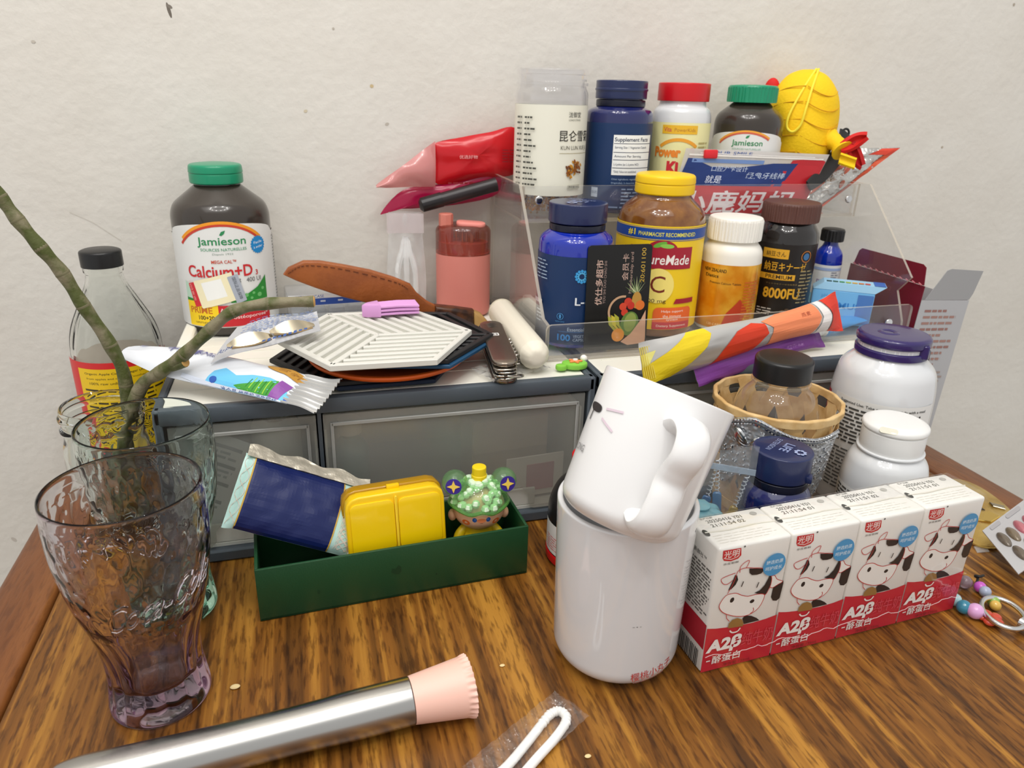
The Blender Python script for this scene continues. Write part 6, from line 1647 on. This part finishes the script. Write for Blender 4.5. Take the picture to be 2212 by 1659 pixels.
# ================================================================= clear bag with interdental brushes, pale blue cup
t = thing('zip_bag', 'clear plastic bag of interdental brushes between the mugs and navy bottle', 'bag', (.2440, .3560, .0003), face(.244, .356))
bgf = lambda s: (lambda u, v: ((u - .5) * .038, s * .0075 * math.sin(PI * u) * (1 - v * .7) + .0018 * noise.noise(V((u * 7, v * 9, s * 3))), v * .098 - .004 * math.sin(u * 5) * v))
part('film', G().sheet(bgf(-1), 16, 26).sheet(lambda u, v: bgf(1)(1 - u, v), 16, 26), clear('bag_film', 'f4f6f8', .10, 'dfe4ea', .12, 1.5, (90, .004)), t)
part('zip_strip', G().sheet(lambda u, v: ((u - .5) * .038, -.003, .083 + v * .004), 8, 2, .0006), clear('zip_strip', 'f0f4f8', .35, 'c4d4e4', .15), t)
for k, (x, z, tl, col, lab) in enumerate(((-.009, .052, .15, '4a86c0', 'blue interdental brush nearest the tilted mug in the clear bag'), (-.001, .056, -.1, '5a94c8', 'blue interdental brush in the middle of the clear bag'), (.008, .048, .2, 'c8a43a', 'yellow interdental brush in the clear bag'))):
    mwb = MX.Translation((.2440, .3560, .0003)) @ MX.Rotation(face(.244, .356), 4, 'Z') @ MX.Translation((x, 0, z)) @ MX.Rotation(tl, 4, 'Y')
    b_ = thing('interdental_brush', lab, 'brush', mw=mwb, group='brushes in the clear bag')
    part('handle', G().prism(rr4(-.0028, -.022, .0028, .010, .002), .0022, .0006, 1, fr=lambda x, y, z: (x, z - .0011, y)), clear('brush_' + col, 'e0eaf4', .7, col, .15), b_)
    part('wire_brush', G().tube([(.0014 * math.cos(i * 1.3), .0014 * math.sin(i * 1.3), .010 + i * .0006) for i in range(40)], .0004, 5), mat('brush_wire', 'dfe4ea', .3, .6), b_)
t = thing('plastic_cup', 'pale blue fluted plastic cup squeezed between mug and milk cartons', 'cup', (.2155, .3330, .0003), 0)
part('wall', G().lathe(rp([(0, .001), (.0125, .0, .002), (.0150, .05), (.0160, .066, .004), (.0120, .072, .003), (0, .0735)], 5), 80, mod=lambda a, z, r: .0009 * math.sin(a * 9 + z * 90) if r > .008 else 0), clear('pale_blue_clear', 'c4e0e6', .55, '8cc0cc', .06, 1.5), t)
part('top_disc', G().lathe(rp([(0, .0732), (.006, .0732), (.0065, .0745, .0006), (0, .0752)]), 24), clear('pale_blue_clear'), t)
# ================================================================= bead keychain, foil pouch, blister at the right edge
t0 = atz(2170, 1330, .004)
t = thing('bead_keychain', 'beaded keychain with silver oval clasp beside the last milk carton', 'keychain', (t0.x, t0.y, 0.0003))
def lo_(px, py, z): q = atz(px, py, z); return V((q.x - t0.x, q.y - t0.y, z))
for px, py, r, col, tr, lab in ((2062, 1296, .0042, 'b4d8dc', 0, 'pearly aqua bead'), (2082, 1312, .0045, '2f7f98', 0, 'teal bead'), (2107, 1321, .0050, 'd8a4d4', 0, 'pink pearl bead'), (2068, 1252, .0042, 'cfc8cc', 1, 'clear bead'), (2085, 1258, .0044, 'b8a4b4', 1, 'smoky faceted bead'), (2117, 1269, .0038, 'c85ac4', 0, 'magenta bead'), (2128, 1279, .0037, 'a8b0c8', 0, 'grey-blue bead'), (2146, 1299, .0038, '8ab050', 0, 'green bead'), (2150, 1309, .0034, 'd8b050', 0, 'amber bead')):
    g = G(); sphere(g, lo_(px, py, r), r, 10); part('bead', g, mat('bead_' + col, col, .15, coat=.6, trans=.7 if tr else 0), t, lab)
part('clasp', G().tube([lo_(2168 + 46 * math.cos(a) + 14 * math.sin(a), 1326 + 26 * math.cos(a) - 22 * math.sin(a) * 1.0, .0062) for a in [k * PI / 20 for k in range(40)]], .0016, 10, closed=True), CHR, t)
fl_ = lo_(2139, 1336, .003)
for k in range(5):
    g = G(); sphere(g, fl_ + V((.0042 * math.cos(k * 1.257), .0042 * math.sin(k * 1.257), 0)), .0036, 8, s=(1, 1, .6)); part('flower_petal', g, mat('orange_clear', 'e8583a', .1, trans=.4, coat=.4), t)
part('swivel', G().tube([lo_(2205, 1345, .005), lo_(2230, 1360, .005)], [.0040, .0032], 12), CHR, t)
part('black_cord', G().tube(cat([lo_(2108, 1262, .004), lo_(2112, 1250, .006), lo_(2106, 1245, .007), lo_(2118, 1246, .008), lo_(2124, 1244, .006)], 5), .0009, 6), BKS, t)
part('thread', G().tube(cat([lo_(2062, 1296, .004), lo_(2085, 1312, .004), lo_(2120, 1325, .004), lo_(2150, 1330, .004)], 4), .0004, 5), mat('clear_thread', 'd8d8d8', .4), t)
P = [atz(*q, .0004) for q in ((2010, 1050), (2060, 1038), (2105, 1050), (2150, 1078), (2185, 1110), (2205, 1150), (2160, 1185), (2110, 1182), (2080, 1160), (2040, 1120))]
c = sum(P, V((0, 0, 0))) / len(P)
t = thing('foil_pouch', 'gold foil mask pouch lying flat at the right edge of the table', 'pouch', (c.x, c.y, .0003))
ring = [(q.x - c.x, q.y - c.y) for q in P]
GOLD = mat('gold_foil', 'c4a050', .32, .75, bump=('noise', 60, .002), var=('d8bc74', 30, .4, .6))
part('pouch', G().prism([(q.x, q.y) for q in cat(ring, 4, True)], .0022, .0009, 2), GOLD, t)
def gl_(px, py, z=.0027): q = atz(px, py, z); return V((q.x - c.x, q.y - c.y, z - .0003))
part('eye_hole', G().prism([(gl_(x, y).x, gl_(x, y).y) for x, y in ((2105, 1092), (2120, 1096), (2128, 1102), (2112, 1100))], .0004).xf(MX.Translation((0, 0, .0022))), mat('dark_hole', '16120c', .4), t)
part('shiny_patch', G().prism([(gl_(x, y).x, gl_(x, y).y) for x, y in ((2108, 1110), (2135, 1106), (2160, 1118), (2140, 1130), (2112, 1126))], .0016, .0005, 1).xf(MX.Translation((0, 0, .0022))), mat('bright_gold', 'e6c46a', .15, 1), t)
part('shiny_patch', G().prism([(gl_(x, y).x, gl_(x, y).y) for x, y in ((2136, 1086), (2168, 1094), (2172, 1102), (2145, 1095))], .0012, .0004, 1).xf(MX.Translation((0, 0, .0022))), mat('shiny_foil'), t)
Q = [atz(2122, 1146, .0150), atz(2200, 1240, .0130), atz(2300, 1170, .0230), atz(2222, 1072, .0250)]
o = (Q[0] + Q[1] + Q[2] + Q[3]) / 4
qb = quad(*[q - o for q in Q]); nb = (Q[1] - Q[0]).cross(Q[3] - Q[0]).normalized()
if nb.z < 0: nb = -nb
t = thing('capsule_blister', 'silver capsule blister card propped at the right edge', 'blister pack', o)
part('card', G().sheet(lambda u, v: qb(u, v), 10, 10, .0008), mat('grey_blister', 'c9c9cc', .32, .4), t)
for k, (u_, v_, col) in enumerate(((.38, .18, '6a5f52'), (.40, .36, '7a6c58'), (.38, .54, 'c0707a'), (.40, .72, 'c0707a'), (.74, .25, '6a5f52'), (.74, .5, '6a5f52'))):
    cc_ = qb(u_, v_); eu = (Q[1] - Q[0]).normalized(); ev = nb.cross(eu)
    g = G(); sphere(g, (0, 0, 0), .0042, 10, s=(2.0, .85, .7)); g.xf(MX(((eu.x, ev.x, nb.x, cc_.x), (eu.y, ev.y, nb.y, cc_.y), (eu.z, ev.z, nb.z, cc_.z), (0, 0, 0, 1))))
    part('capsule_pocket', g, mat('pocket_' + col, col, .12, .2, coat=.7), t)
p = Print(lambda u, v, l: qb(u, v) + nb * (l + .0002)); p.rect(.03, .12, .11, .32, 'a8a6a8', .03); p.rect(.03, .45, .11, .75, 'a8a6a8', .03); p.build(t, 'embossing')
q = atz(2118, 1186, .0008)
t = part('plastic_scrap', G().prism([(-.006, -.003), (.004, -.004), (.007, .002), (-.002, .004)], .0006), clear('scrap_film', 'f2f2f2', .18, 'ffffff', .08), None)
t.location = (q.x, q.y, .0003); tag(t, 'tiny clear plastic scrap below the gold pouch', 'scrap')
